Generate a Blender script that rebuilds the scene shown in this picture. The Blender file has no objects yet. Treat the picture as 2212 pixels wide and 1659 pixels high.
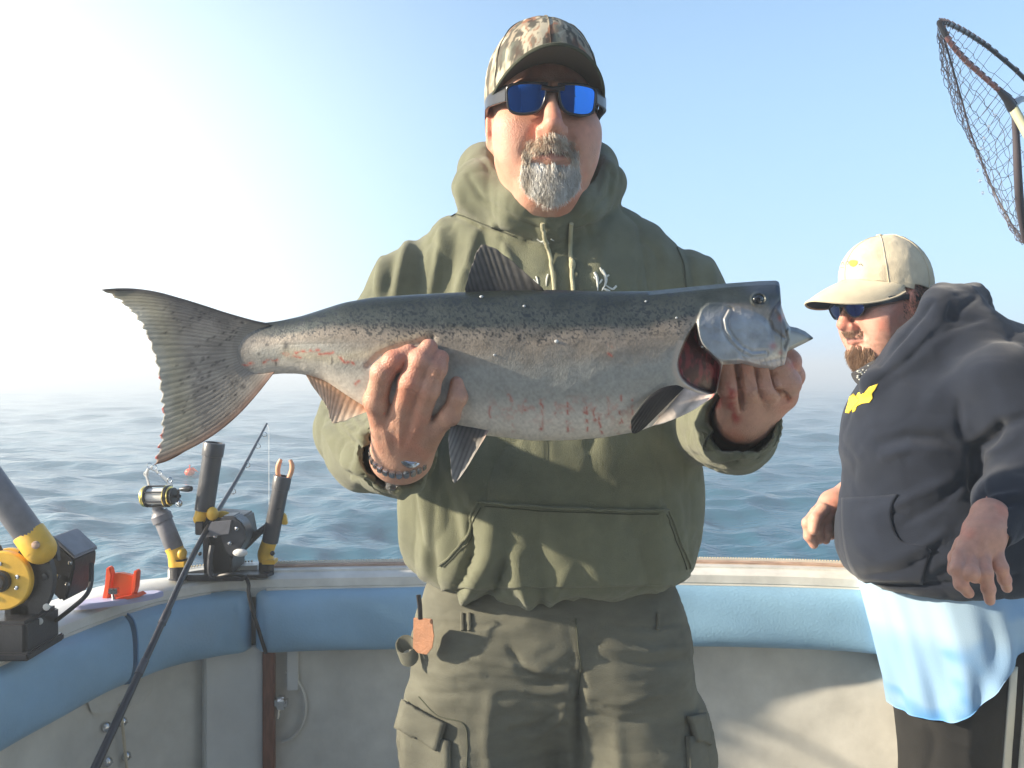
import bpy, bmesh, math, random
import numpy as np
from mathutils import Vector, Matrix
from mathutils.bvhtree import BVHTree
random.seed(7); RNG = np.random.default_rng(7)
SC = bpy.context.scene; COL = SC.collection
PI = math.pi; R_ = math.radians
FPX = 1841.0; CX = 1106.0; HY = 800.0; HC = 1.65      # focal length and horizon in layout units, eye height over the water

# ---------------------------------------------------------------- camera
cd = bpy.data.cameras.new('camera'); cam = bpy.data.objects.new('camera', cd); COL.objects.link(cam)
cam.location = (0, 0, HC); cam.rotation_euler = (R_(90), 0, 0)
cd.sensor_width = 36; cd.lens = FPX/2212*36; cd.shift_y = -(829.5-HY)/2212; cd.clip_end = 8000; cd.clip_start = .02
SC.camera = cam

# ---------------------------------------------------------------- light
SUN_AZ = 98.5      # degrees to the left of the view direction
SUN_EL = 21.0
SUN_DIR = Vector((-math.sin(R_(SUN_AZ))*math.cos(R_(SUN_EL)), math.cos(R_(SUN_AZ))*math.cos(R_(SUN_EL)), math.sin(R_(SUN_EL))))
w = bpy.data.worlds.new('World'); SC.world = w; w.use_nodes = True
nt = w.node_tree; nt.nodes.clear()
def nn(nt, t, **k):
    n = nt.nodes.new(t)
    for a, b in k.items(): setattr(n, a, b)
    return n
out = nn(nt, 'ShaderNodeOutputWorld'); bg = nn(nt, 'ShaderNodeBackground'); bg.inputs[1].default_value = .112
sky = nn(nt, 'ShaderNodeTexSky'); sky.sky_type = 'NISHITA'; sky.sun_disc = False
sky.sun_elevation = R_(SUN_EL); sky.sun_rotation = R_(-SUN_AZ); sky.dust_density = 1.2; sky.air_density = 1.0; sky.ozone_density = 2.2
# bright mist glow round the sun direction and along the horizon (sea fog)
geo = nn(nt, 'ShaderNodeTexCoord')
dot = nn(nt, 'ShaderNodeVectorMath', operation='DOT_PRODUCT'); dot.inputs[1].default_value = Vector((SUN_DIR.x, SUN_DIR.y, .08)).normalized()
nt.links.new(geo.outputs['Generated'], dot.inputs[0])
mr = nn(nt, 'ShaderNodeMapRange', interpolation_type='SMOOTHSTEP'); mr.inputs[1].default_value = -.20; mr.inputs[2].default_value = .90
nt.links.new(dot.outputs['Value'], mr.inputs[0])
sep = nn(nt, 'ShaderNodeSeparateXYZ'); nt.links.new(geo.outputs['Generated'], sep.inputs[0])
hz = nn(nt, 'ShaderNodeMapRange', interpolation_type='SMOOTHERSTEP'); hz.inputs[1].default_value = .95; hz.inputs[2].default_value = -.05
nt.links.new(sep.outputs['Z'], hz.inputs[0])
m1 = nn(nt, 'ShaderNodeMix', data_type='RGBA', blend_type='MIX')
hzf = nn(nt, 'ShaderNodeMath', operation='MULTIPLY'); hzf.inputs[1].default_value = .74; nt.links.new(hz.outputs[0], hzf.inputs[0])
nt.links.new(hzf.outputs[0], m1.inputs[0]); nt.links.new(sky.outputs[0], m1.inputs[6]); m1.inputs[7].default_value = (2.25, 3.55, 5.1, 1)
m2 = nn(nt, 'ShaderNodeMix', data_type='RGBA', blend_type='ADD')
fog = nn(nt, 'ShaderNodeMapRange', interpolation_type='SMOOTHSTEP'); fog.inputs[1].default_value = .75; fog.inputs[2].default_value = -.05; nt.links.new(sep.outputs['Z'], fog.inputs[0])
gl = nn(nt, 'ShaderNodeMath', operation='MULTIPLY'); nt.links.new(mr.outputs[0], gl.inputs[0]); nt.links.new(fog.outputs[0], gl.inputs[1]); nt.links.new(gl.outputs[0], m2.inputs[0]); nt.links.new(m1.outputs[2], m2.inputs[6]); m2.inputs[7].default_value = (9.0, 8.0, 6.2, 1)
nt.links.new(m2.outputs[2], bg.inputs[0]); nt.links.new(bg.outputs[0], out.inputs[0])
sl = bpy.data.lights.new('sun', 'SUN'); sl.energy = 5.0; sl.angle = R_(1.6); sl.color = (1, .86, .66)
so = bpy.data.objects.new('sun', sl); COL.objects.link(so); so.rotation_euler = SUN_DIR.to_track_quat('Z', 'Y').to_euler(); so.location = SUN_DIR*50
SC.view_settings.view_transform = 'Standard'; SC.view_settings.look = 'None'; SC.view_settings.gamma = 1; SC.view_settings.use_curve_mapping = False
SC.view_settings.exposure = 1.14
SC.render.engine = 'CYCLES'; SC.cycles.max_bounces = 8; SC.cycles.volume_bounces = 0; SC.cycles.use_denoising = True

# ---------------------------------------------------------------- small maths
def Q(x, y, d): return np.array([(x-CX)/FPX*d, d, HC-(y-HY)/FPX*d])
def topx(V): return V[:, 0]/V[:, 1]*FPX+CX, HY-(V[:, 2]-HC)/V[:, 1]*FPX
def _h(i, j, k, s):
    n = (i*73856093) ^ (j*19349663) ^ (k*83492791) ^ (s*2654435761 & 0x7fffffff)
    n = (n ^ (n >> 13))*1274126177 & 0x7fffffff
    n = (n ^ (n >> 16)) & 0xffff
    return n/65535.0
def vnoise(P, s=0):
    I = np.floor(P).astype(np.int64); f = P-I; f = f*f*(3-2*f); r = 0
    for a in (0, 1):
        for b in (0, 1):
            for c in (0, 1):
                wgt = (f[:, 0] if a else 1-f[:, 0])*(f[:, 1] if b else 1-f[:, 1])*(f[:, 2] if c else 1-f[:, 2])
                r = r+wgt*_h(I[:, 0]+a, I[:, 1]+b, I[:, 2]+c, s)
    return r
def fbm(P, o=3, s=0):
    P = np.asarray(P, float); r = 0; a = .5; t = 0
    for i in range(o): r = r+a*vnoise(P*2**i, s+i*17); t += a; a *= .5
    return r/t
def sstep(a, b, x):
    t = np.clip((x-a)/(b-a), 0, 1); return t*t*(3-2*t)
def seg_dist(px, py, pts):
    """distance to a 2D polyline and position 0..1 along it"""
    best = np.full(px.shape, 1e9); pos = np.zeros(px.shape); n = len(pts)-1
    for i in range(n):
        ax, ay = pts[i]; bx, by = pts[i+1]; dx, dy = bx-ax, by-ay; L = dx*dx+dy*dy+1e-9
        t = np.clip(((px-ax)*dx+(py-ay)*dy)/L, 0, 1); d = np.hypot(px-ax-t*dx, py-ay-t*dy)
        m = d < best; best[m] = d[m]; pos[m] = ((i+t)/n)[m]
    return best, pos
def in_poly(px, py, poly):
    c = np.zeros(px.shape, bool); n = len(poly)
    for i in range(n):
        x1, y1 = poly[i]; x2, y2 = poly[(i+1) % n]
        m = ((y1 > py) != (y2 > py)) & (px < (x2-x1)*(py-y1)/(y2-y1+1e-12)+x1); c ^= m
    return c
def poly_sd(px, py, poly):
    d, _ = seg_dist(px, py, list(poly)+[poly[0]]); return np.where(in_poly(px, py, poly), -d, d)
def smooth_curve(pts, n):
    """Catmull-Rom through pts, n points"""
    P = np.array(pts, float); P = np.vstack([2*P[0]-P[1], P, 2*P[-1]-P[-2]]); m = len(P)-3; o = []
    for t in np.linspace(0, m-1e-6, n):
        i = int(t); u = t-i; a, b, c, d = P[i:i+4]
        o.append(.5*((2*b)+(c-a)*u+(2*a-5*b+4*c-d)*u*u+(3*b-a-3*c+d)*u**3))
    return np.array(o)

# ---------------------------------------------------------------- materials
def mat(name, col=(.5, .5, .5), rough=.6, metal=0, attr=False, bump=0, bscale=200, bdetail=3, vary=0, vscale=8, spec=None, sss=0, trans=0, coat=0, sheen=0, stretch=None, emit=None, ior=None, rvary=0, voro=0, vorosc=200):
    m = bpy.data.materials.new(name); m.use_nodes = True; nt = m.node_tree; b = nt.nodes['Principled BSDF']
    b.inputs['Roughness'].default_value = rough; b.inputs['Metallic'].default_value = metal
    if spec is not None: b.inputs['Specular IOR Level'].default_value = spec
    if ior: b.inputs['IOR'].default_value = ior
    if sss: b.inputs['Subsurface Weight'].default_value = sss; b.inputs['Subsurface Radius'].default_value = (.012, .005, .003); b.inputs['Subsurface Scale'].default_value = 1
    if trans: b.inputs['Transmission Weight'].default_value = trans
    if coat: b.inputs['Coat Weight'].default_value = coat; b.inputs['Coat Roughness'].default_value = .12
    if sheen: b.inputs['Sheen Weight'].default_value = sheen; b.inputs['Sheen Roughness'].default_value = .5
    tc = nn(nt, 'ShaderNodeTexCoord'); src = tc.outputs['Object']
    if stretch:
        mp = nn(nt, 'ShaderNodeMapping'); mp.inputs['Scale'].default_value = stretch; nt.links.new(src, mp.inputs[0]); src = mp.outputs[0]
    if attr:
        at = nn(nt, 'ShaderNodeAttribute'); at.attribute_name = 'Col'; c = at.outputs['Color']
    else:
        rgb = nn(nt, 'ShaderNodeRGB'); rgb.outputs[0].default_value = (*col, 1); c = rgb.outputs[0]
    if vary:
        nz = nn(nt, 'ShaderNodeTexNoise'); nz.inputs['Scale'].default_value = vscale; nz.inputs['Detail'].default_value = 5; nz.inputs['Roughness'].default_value = .6
        nt.links.new(src, nz.inputs['Vector'])
        r = nn(nt, 'ShaderNodeMapRange'); r.inputs[1].default_value = .3; r.inputs[2].default_value = .7; r.inputs[3].default_value = 1-vary; r.inputs[4].default_value = 1+vary
        nt.links.new(nz.outputs[0], r.inputs[0])
        vm = nn(nt, 'ShaderNodeVectorMath', operation='SCALE'); nt.links.new(c, vm.inputs[0]); nt.links.new(r.outputs[0], vm.inputs['Scale']); c = vm.outputs[0]
        if rvary:
            r2 = nn(nt, 'ShaderNodeMapRange'); r2.inputs[1].default_value = .3; r2.inputs[2].default_value = .7; r2.inputs[3].default_value = rough-rvary; r2.inputs[4].default_value = rough+rvary
            nt.links.new(nz.outputs[0], r2.inputs[0]); nt.links.new(r2.outputs[0], b.inputs['Roughness'])
    nt.links.new(c, b.inputs['Base Color'])
    if bump:
        nz = nn(nt, 'ShaderNodeTexNoise'); nz.inputs['Scale'].default_value = bscale; nz.inputs['Detail'].default_value = bdetail
        nt.links.new(src, nz.inputs['Vector']); bp = nn(nt, 'ShaderNodeBump'); bp.inputs['Strength'].default_value = bump; bp.inputs['Distance'].default_value = .002
        nt.links.new(nz.outputs[0], bp.inputs['Height']); last = bp
        if voro:
            vo = nn(nt, 'ShaderNodeTexVoronoi'); vo.inputs['Scale'].default_value = vorosc; nt.links.new(src, vo.inputs['Vector'])
            b2 = nn(nt, 'ShaderNodeBump'); b2.inputs['Strength'].default_value = voro; b2.inputs['Distance'].default_value = .001
            nt.links.new(vo.outputs['Distance'], b2.inputs['Height']); nt.links.new(bp.outputs[0], b2.inputs['Normal']); last = b2
        nt.links.new(last.outputs[0], b.inputs['Normal'])
    if emit: b.inputs['Emission Color'].default_value = (*emit, 1); b.inputs['Emission Strength'].default_value = 1
    return m
M = {}
M['skin'] = mat('skin', attr=True, rough=.46, sss=.2, bump=.55, bscale=520, vary=.10, vscale=70, rvary=.08, voro=.15, vorosc=900)
M['hair'] = mat('beard_hair', attr=True, rough=.55)
M['hoodie'] = mat('olive_fleece', (.160, .168, .110), .95, bump=.9, bscale=900, vary=.16, vscale=22, sheen=.25, spec=.2)
M['hoodie_in'] = mat('olive_lining', (.07, .075, .055), .95, bump=.4, bscale=500, spec=.2)
M['pants'] = mat('olive_cotton', (.130, .130, .103), .9, bump=.6, bscale=500, vary=.22, vscale=9, spec=.2, stretch=(1, 1, 2.6))
M['blackcloth'] = mat('black_fleece', (.013, .0175, .030), .95, bump=.5, bscale=600, vary=.18, vscale=12, sheen=.2, spec=.2)
M['darkpants'] = mat('dark_track_cloth', (.022, .022, .022), .85, bump=.3, bscale=400, vary=.2, vscale=14, spec=.25)
M['khaki'] = mat('cream_cotton', (.56, .49, .36), .9, bump=.5, bscale=500, vary=.12, vscale=20, spec=.2)
M['white'] = mat('white_paint', (.8, .8, .78), .5)
M['gel'] = mat('white_gelcoat', (.62, .62, .58), .38, bump=.15, bscale=40, vary=.16, vscale=14, coat=.15, rvary=.12)
M['gelgrey'] = mat('worn_gelcoat', (.56, .55, .50), .55, bump=.25, bscale=50, vary=.17, vscale=7, rvary=.12)
M['gelpanel'] = mat('panel_gelcoat', (.62, .63, .61), .5, bump=.1, bscale=90, vary=.1, vscale=5)
M['teak'] = mat('weathered_teak', (.42, .29, .22), .75, bump=.6, bscale=60, vary=.35, vscale=20, stretch=(1, 1, 8))
M['vinyl'] = mat('blue_vinyl', (.23, .40, .55), .42, bump=.35, bscale=200, vary=.12, vscale=5, rvary=.08)
M['vseam'] = mat('vinyl_seam', (.10, .23, .40), .5)
M['black'] = mat('black_plastic', (.022, .022, .026), .38, bump=.25, bscale=180, vary=.25, vscale=25, rvary=.1)
M['tube'] = mat('grey_black_tube', (.055, .057, .066), .34, bump=.15, bscale=140, vary=.2, vscale=30, rvary=.1)
M['tubegrey'] = mat('grey_tube', (.17, .17, .19), .42, bump=.15, bscale=140, vary=.2, vscale=30)
M['yellow'] = mat('yellow_plastic', (.72, .43, .045), .42, bump=.15, bscale=120, vary=.14, vscale=30)
M['gold'] = mat('gold_metal', (.80, .60, .18), .25, 1, vary=.1, vscale=60)
M['steel'] = mat('steel', (.62, .62, .62), .22, 1, vary=.1, vscale=60)
M['line'] = mat('white_line', (.7, .7, .68), .6, bump=.3, bscale=500)
M['orange'] = mat('orange_plastic', (.85, .10, .025), .42, vary=.08, vscale=20)
M['orange2'] = mat('bright_orange_plastic', (.90, .17, .03), .4)
M['copper'] = mat('copper_grip', (.75, .36, .20), .5)
M['purple'] = mat('pale_plate', (.42, .42, .60), .5)
M['leather'] = mat('tan_leather', (.27, .125, .065), .6, bump=.4, bscale=300, vary=.15, vscale=60)
M['rod'] = mat('rod_black', (.02, .021, .026), .3, vary=.1, vscale=40)
M['cable'] = mat('cable_black', (.015, .015, .017), .5)
M['lens'] = mat('blue_mirror', (.03, .22, .88), .05, 1, coat=.0)
M['lensdark'] = mat('dark_mirror', (.012, .03, .14), .08, .8)
M['frame'] = mat('frame_black', (.018, .019, .024), .28)
M['cord'] = mat('drawcord', (.40, .38, .25), .9, bump=.5, bscale=900)
M['print'] = mat('white_print', (.62, .64, .60), .8)
M['printyellow'] = mat('yellow_print', (.85, .62, .05), .75)
M['wood'] = mat('varnished_wood', (.16, .06, .035), .5, bump=.3, bscale=60, vary=.35, vscale=18, stretch=(6, 6, 1))
M['netblack'] = mat('net_cord', (.06, .05, .06), .6)
M['redpole'] = mat('red_brown_alloy', (.32, .16, .15), .3, .7)
M['handle'] = mat('olive_handle', (.42, .42, .27), .5, vary=.1, vscale=30)
M['rubber'] = mat('shoe_rubber', (.04, .035, .03), .7, bump=.3, bscale=200)
M['drop'] = mat('water_drop', (.95, .95, .95), .03, trans=.9, ior=1.33)
M['bead'] = mat('water_bead', (.45, .48, .50), .04, coat=1)
M['nail'] = mat('nail', (.50, .265, .20), .35)
M['fish'] = mat('fish_skin', attr=True, rough=.40, metal=.10, bump=.10, bscale=260, bdetail=4, voro=.18, vorosc=520, coat=.18, vary=.08, vscale=60, rvary=.1, sss=0)
M['fin'] = mat('fish_fin', attr=True, rough=.5, bump=.15, bscale=300, spec=.3)
M['eye'] = mat('fish_eye', (.01, .012, .016), .08, coat=1)
M['cabin'] = mat('cabin_painted_shade', (.05, .055, .06), .5)  # dark colour stands in for shadow on the cabin, mirrored in the lenses
M['window'] = mat('cabin_glass', (.02, .03, .035), .05, coat=1)
M['gaiter'] = mat('patterned_gaiter', (.05, .05, .055), .9)

def translucent(m, f):
    nt = m.node_tree; b = nt.nodes['Principled BSDF']; o = nt.nodes['Material Output']; t = nn(nt, 'ShaderNodeBsdfTranslucent'); x = nn(nt, 'ShaderNodeMixShader'); x.inputs[0].default_value = f
    nt.links.new(b.inputs['Base Color'].links[0].from_socket, t.inputs[0]); nt.links.new(b.outputs[0], x.inputs[1]); nt.links.new(t.outputs[0], x.inputs[2]); nt.links.new(x.outputs[0], o.inputs[0])
translucent(M['fin'], .12)
# ---------------------------------------------------------------- objects
ORG = {}
def thing(name, loc, label, cat, group=None):
    o = bpy.data.objects.new(name, None); COL.objects.link(o); o.location = Vector(loc); o.empty_display_size = .1
    o['label'] = label; o['category'] = cat
    if group: o['group'] = group
    ORG[o] = np.array(loc, float); return o
def mesh_np(name, V, F, m, parent=None, smooth=True, col=None, kind=None):
    V = np.asarray(V, float)
    org = ORG.get(parent, np.zeros(3)) if parent else np.zeros(3)
    me = bpy.data.meshes.new(name)
    V = V-org
    if isinstance(F, np.ndarray):
        k = F.shape[1]; me.vertices.add(len(V)); me.vertices.foreach_set('co', V.astype(np.float32).ravel())
        me.loops.add(F.size); me.loops.foreach_set('vertex_index', F.astype(np.int32).ravel())
        me.polygons.add(len(F)); me.polygons.foreach_set('loop_start', np.arange(0, F.size, k, dtype=np.int32)); me.polygons.foreach_set('loop_total', np.full(len(F), k, dtype=np.int32))
        me.update(calc_edges=True); me.validate()
    else:
        me.from_pydata([tuple(v) for v in V], [], [tuple(int(i) for i in f) for f in F]); me.update()
    if smooth: me.polygons.foreach_set('use_smooth', np.ones(len(me.polygons), bool))
    if col is not None:
        a = me.color_attributes.new('Col', 'FLOAT_COLOR', 'POINT'); c = np.ones((len(V), 4), np.float32); c[:, :3] = col; a.data.foreach_set('color', c.ravel())
    for mm in (m if isinstance(m, (list, tuple)) else [m]): me.materials.append(mm)
    o = bpy.data.objects.new(name, me); COL.objects.link(o)
    if parent: o.parent = parent; ORG[o] = org
    if kind: o['kind'] = kind
    return o
def tag(o, label, cat, group=None):
    o['label'] = label; o['category'] = cat
    if group: o['group'] = group
    return o
class MB:
    """collects simple shapes into one mesh"""
    def __init__(s): s.V = []; s.F = []; s.n = 0
    def add(s, V, F):
        s.V += [tuple(v) for v in V]; s.F += [tuple(int(i)+s.n for i in f) for f in F]; s.n = len(s.V); return s
    def box(s, c, size, rot=None, bev=.12):
        bm = bmesh.new(); bmesh.ops.create_cube(bm, size=1)
        for v in bm.verts: v.co = Vector((v.co.x*size[0], v.co.y*size[1], v.co.z*size[2]))
        if bev: bmesh.ops.bevel(bm, geom=list(bm.edges), offset=min(size)*bev, segments=2, affect='EDGES')
        Rm = rot if rot is not None else Matrix.Identity(3); c = Vector(c)
        bm.verts.ensure_lookup_table()
        s.add([Rm @ v.co+c for v in bm.verts], [[v.index for v in f.verts] for f in bm.faces]); bm.free(); return s
    def tube(s, pts, r, seg=10, cap=True, flat=1.0):
        P = np.array(pts, float); n = len(P); rr = np.full(n, r) if np.isscalar(r) else np.interp(np.linspace(0, 1, n), np.linspace(0, 1, len(r)), r)
        T = np.gradient(P, axis=0); T /= np.linalg.norm(T, axis=1)[:, None]+1e-12
        a = np.array([0, 0, 1.]) if abs(T[0][2]) < .9 else np.array([0, 1., 0]); N = np.cross(T[0], a); N /= np.linalg.norm(N); V = []
        for i in range(n):
            N = N-T[i]*np.dot(N, T[i]); N /= np.linalg.norm(N)+1e-12; B = np.cross(T[i], N)
            for j in range(seg):
                t = 2*PI*j/seg; V.append(P[i]+(N*math.cos(t)+B*math.sin(t)*flat)*rr[i])
        F = [(i*seg+j, i*seg+(j+1) % seg, (i+1)*seg+(j+1) % seg, (i+1)*seg+j) for i in range(n-1) for j in range(seg)]
        if cap: F += [tuple(range(seg))[::-1], tuple((n-1)*seg+j for j in range(seg))]
        return s.add(V, F)
    def lathe(s, a, b, prof, seg=20):
        """prof: list of (t along a-b 0..1, radius)"""
        a = np.array(a, float); b = np.array(b, float); T = (b-a)/np.linalg.norm(b-a)
        q = np.array([0, 0, 1.]) if abs(T[2]) < .9 else np.array([0, 1., 0]); N = np.cross(T, q); N /= np.linalg.norm(N); B = np.cross(T, N); V = []
        for t, r in prof:
            for j in range(seg):
                u = 2*PI*j/seg; V.append(a+(b-a)*t+(N*math.cos(u)+B*math.sin(u))*r)
        n = len(prof); F = [(i*seg+j, i*seg+(j+1) % seg, (i+1)*seg+(j+1) % seg, (i+1)*seg+j) for i in range(n-1) for j in range(seg)]
        F += [tuple(range(seg))[::-1], tuple((n-1)*seg+j for j in range(seg))]
        return s.add(V, F)
    def prism(s, pts, off):
        """polygon of 3D points extruded by vector off"""
        P = [np.array(p, float) for p in pts]; n = len(P); V = P+[p+np.array(off) for p in P]
        F = [tuple(range(n)), tuple(range(2*n-1, n-1, -1))]+[(i, i+n, (i+1) % n+n, (i+1) % n) for i in range(n)]
        return s.add(V, F)
    def ball(s, c, r, sc=(1, 1, 1), seg=12):
        c = np.array(c); V = []; n = seg//2+1
        for i in range(n+1):
            a = PI*i/n
            for j in range(seg): b = 2*PI*j/seg; V.append(c+np.array([math.sin(a)*math.cos(b)*sc[0], math.sin(a)*math.sin(b)*sc[1], math.cos(a)*sc[2]])*r)
        return s.add(V, [(i*seg+j, i*seg+(j+1) % seg, (i+1)*seg+(j+1) % seg, (i+1)*seg+j) for i in range(n) for j in range(seg)])
    def build(s, name, m, parent=None, smooth=True, bevel=0, kind=None):
        o = mesh_np(name, s.V, s.F, m, parent, smooth=False, kind=kind)
        me = o.data; bm = bmesh.new(); bm.from_mesh(me); bmesh.ops.recalc_face_normals(bm, faces=list(bm.faces))
        if bevel: bmesh.ops.bevel(bm, geom=[e for e in bm.edges if len(e.link_faces) == 2 and e.calc_face_angle(0) > .5], offset=bevel, segments=2, affect='EDGES')
        if smooth:
            for f in bm.faces: f.smooth = True
            for e in bm.edges:
                if len(e.link_faces) == 2 and e.calc_face_angle(0) > R_(38): e.smooth = False
        bm.to_mesh(me); bm.free(); return o

# ---------------------------------------------------------------- distance-field modelling
class Field:
    def __init__(s, lo, hi, res):
        s.lo = np.array(lo, float); s.res = res; s.n = np.ceil((np.array(hi)-s.lo)/res).astype(int)+1
        s.F = np.full(s.n, 1.0, np.float32); s.ax = [s.lo[i]+np.arange(s.n[i])*res for i in range(3)]
    def _reg(s, lo, hi, pad):
        sl = []
        for i in range(3):
            a = max(0, int((lo[i]-pad-s.lo[i])/s.res)); b = min(s.n[i], int((hi[i]+pad-s.lo[i])/s.res)+2)
            if b <= a: return None
            sl.append(slice(a, b))
        return tuple(sl)
    def _ap(s, fn, lo, hi, k, sub):
        k = max(k, 1e-4); rg = s._reg(lo, hi, k+3*s.res)
        if rg is None: return s
        X = s.ax[0][rg[0]][:, None, None].astype(np.float32); Y = s.ax[1][rg[1]][None, :, None].astype(np.float32); Z = s.ax[2][rg[2]][None, None, :].astype(np.float32)
        d = fn(X, Y, Z); f = s.F[rg]
        if not sub: h = np.clip(.5+.5*(f-d)/k, 0, 1); s.F[rg] = f+(d-f)*h-k*h*(1-h)
        else: h = np.clip(.5-.5*(f+d)/k, 0, 1); s.F[rg] = f+(-d-f)*h+k*h*(1-h)
        return s
    def cap(s, a, b, ra, rb=None, k=.01, sub=False):
        rb = ra if rb is None else rb; a = np.array(a, float); b = np.array(b, float); ab = b-a; L = float(ab@ab)+1e-12
        def fn(X, Y, Z):
            x, y, z = X-a[0], Y-a[1], Z-a[2]; t = np.clip((x*ab[0]+y*ab[1]+z*ab[2])/L, 0, 1)
            return np.sqrt((x-t*ab[0])**2+(y-t*ab[1])**2+(z-t*ab[2])**2)-(ra+(rb-ra)*t)
        r = max(ra, rb); return s._ap(fn, np.minimum(a, b)-r, np.maximum(a, b)+r, k, sub)
    def ell(s, c, r, R=None, k=.01, sub=False):
        c = np.array(c, float); r = np.array(r, float); R = np.eye(3) if R is None else np.array(R)
        def fn(X, Y, Z):
            x, y, z = X-c[0], Y-c[1], Z-c[2]
            u = (x*R[0, 0]+y*R[1, 0]+z*R[2, 0]); v = (x*R[0, 1]+y*R[1, 1]+z*R[2, 1]); q = (x*R[0, 2]+y*R[1, 2]+z*R[2, 2])
            k0 = np.sqrt((u/r[0])**2+(v/r[1])**2+(q/r[2])**2); k1 = np.sqrt((u/r[0]**2)**2+(v/r[1]**2)**2+(q/r[2]**2)**2)+1e-6
            return k0*(k0-1)/k1
        m = r.max(); return s._ap(fn, c-m, c+m, k, sub)
    def chain(s, pts, k=.01, sub=False):
        """pts: (point, radius)"""
        for (a, ra), (b, rb) in zip(pts[:-1], pts[1:]): s.cap(a, b, ra, rb, k, sub)
        return s
    def plane_cut(s, p, n, k=.02):
        p = np.array(p, float); n = np.array(n, float); n /= np.linalg.norm(n)
        def fn(X, Y, Z): return -((X-p[0])*n[0]+(Y-p[1])*n[1]+(Z-p[2])*n[2])   # removes the half-space in direction n
        return s._ap(fn, s.lo-1, s.lo+s.n*s.res+1, k, True)
    def mesh(s, smooth=2):
        F = s.F; n = F.shape; cs = tuple(i-1 for i in n); ins = F < 0; cnt = np.zeros(cs, np.int8)
        off = [(a, b, c) for a in (0, 1) for b in (0, 1) for c in (0, 1)]
        for a, b, c in off: cnt += ins[a:a+cs[0], b:b+cs[1], c:c+cs[2]]
        mask = (cnt > 0) & (cnt < 8); idx = np.argwhere(mask); vid = np.full(cs, -1, np.int32); vid[mask] = np.arange(len(idx))
        acc = np.zeros((len(idx), 3)); num = np.zeros(len(idx)); fv = {o: F[idx[:, 0]+o[0], idx[:, 1]+o[1], idx[:, 2]+o[2]] for o in off}
        for a in off:
            for ax in range(3):
                if a[ax]: continue
                b = list(a); b[ax] = 1; b = tuple(b); fa, fb = fv[a], fv[b]; m = (fa < 0) != (fb < 0)
                t = np.where(m, fa/np.where(m, fa-fb, 1), 0); p = np.tile(np.array(a, float), (len(idx), 1)); p[:, ax] = t
                acc += p*m[:, None]; num += m
        V = (idx+acc/num[:, None])*s.res+s.lo; Fs = []
        for ax in range(3):
            u, v = (ax+1) % 3, (ax+2) % 3
            A = [slice(None)]*3; B = [slice(None)]*3; A[ax] = slice(0, -1); B[ax] = slice(1, None)
            a = ins[tuple(A)]; b = ins[tuple(B)]; cr = a != b; q = np.argwhere(cr)
            q = q[(q[:, u] >= 1) & (q[:, v] >= 1) & (q[:, u] < cs[u]) & (q[:, v] < cs[v])]
            if not len(q): continue
            eu = np.zeros(3, int); eu[u] = 1; ev = np.zeros(3, int); ev[v] = 1
            g = lambda w_: vid[w_[:, 0], w_[:, 1], w_[:, 2]]
            quad = np.stack([g(q), g(q-eu), g(q-eu-ev), g(q-ev)], 1); fl = ~a[q[:, 0], q[:, 1], q[:, 2]]
            quad[fl] = quad[fl][:, ::-1]; quad = quad[:, ::-1] if False else quad; Fs.append(quad)
        Fq = np.concatenate(Fs); Fq = Fq[(Fq >= 0).all(1)]
        for _ in range(smooth): V = laplace(V, Fq, .5)
        N = normals(V, Fq)
        # outward check against the field gradient
        c = V.mean(0)
        if np.sum((V-c)*N) < 0: Fq = Fq[:, ::-1].copy(); N = -N
        return V, Fq, N
def laplace(V, F, lam=.5):
    S = np.zeros_like(V); C = np.zeros(len(V)); k = F.shape[1]
    for i in range(k):
        a, b = F[:, i], F[:, (i+1) % k]
        for ax in range(3): S[:, ax] += np.bincount(a, V[b, ax], len(V))+np.bincount(b, V[a, ax], len(V))
        C += np.bincount(a, minlength=len(V))+np.bincount(b, minlength=len(V))
    return V+lam*(S/np.maximum(C, 1)[:, None]-V)
def normals(V, F):
    n = np.cross(V[F[:, 2]]-V[F[:, 0]], V[F[:, 3 if F.shape[1] == 4 else 1]]-V[F[:, 1 if F.shape[1] == 4 else 0]])
    N = np.zeros_like(V)
    for i in range(F.shape[1]):
        for ax in range(3): N[:, ax] += np.bincount(F[:, i], n[:, ax], len(V))
    return N/(np.linalg.norm(N, axis=1)[:, None]+1e-12)
def merge(parts):
    Vs, Fs, Cs = [], [], []; n = 0
    for V, F, C in parts: Vs.append(V); Fs.append(F+n); Cs.append(C); n += len(V)
    return np.vstack(Vs), np.vstack(Fs), np.vstack(Cs)
def folds(V, N, lst, front=-.1):
    """cloth folds: lst of (outline points, width, height); raised or sunk along the surface normal, on the side facing the deck"""
    px, py = topx(V); ff = sstep(.15, -.25, N[:, 1]); D = np.zeros(len(V))
    for pts, wd, ht in lst:
        xs = [p[0] for p in pts]; ys = [p[1] for p in pts]
        m = (px > min(xs)-4*wd) & (px < max(xs)+4*wd) & (py > min(ys)-4*wd) & (py < max(ys)+4*wd)
        if not m.any(): continue
        d, t = seg_dist(px[m], py[m], pts); D[m] += ht*np.exp(-(d/wd)**2)*(.35+.65*np.sin(np.clip(t, .03, .97)*PI)**.5)*ff[m]
    return V+N*D[:, None]
def creases(V, N, P, amp, s=0):
    n = fbm(P, 2, 300+s); r = 1-np.abs(2*n-1)*2.2; n2 = fbm(P*1.9+7, 2, 320+s); r2 = 1-np.abs(2*n2-1)*2.2
    return V-N*(amp*np.clip(r, 0, 1)**5+amp*.6*np.clip(r2, 0, 1)**5)[:, None]
def bvh_of(V, F): return BVHTree.FromPolygons([Vector(v) for v in V], [tuple(int(i) for i in f) for f in F])
EYE = Vector((0, 0, HC))
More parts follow.
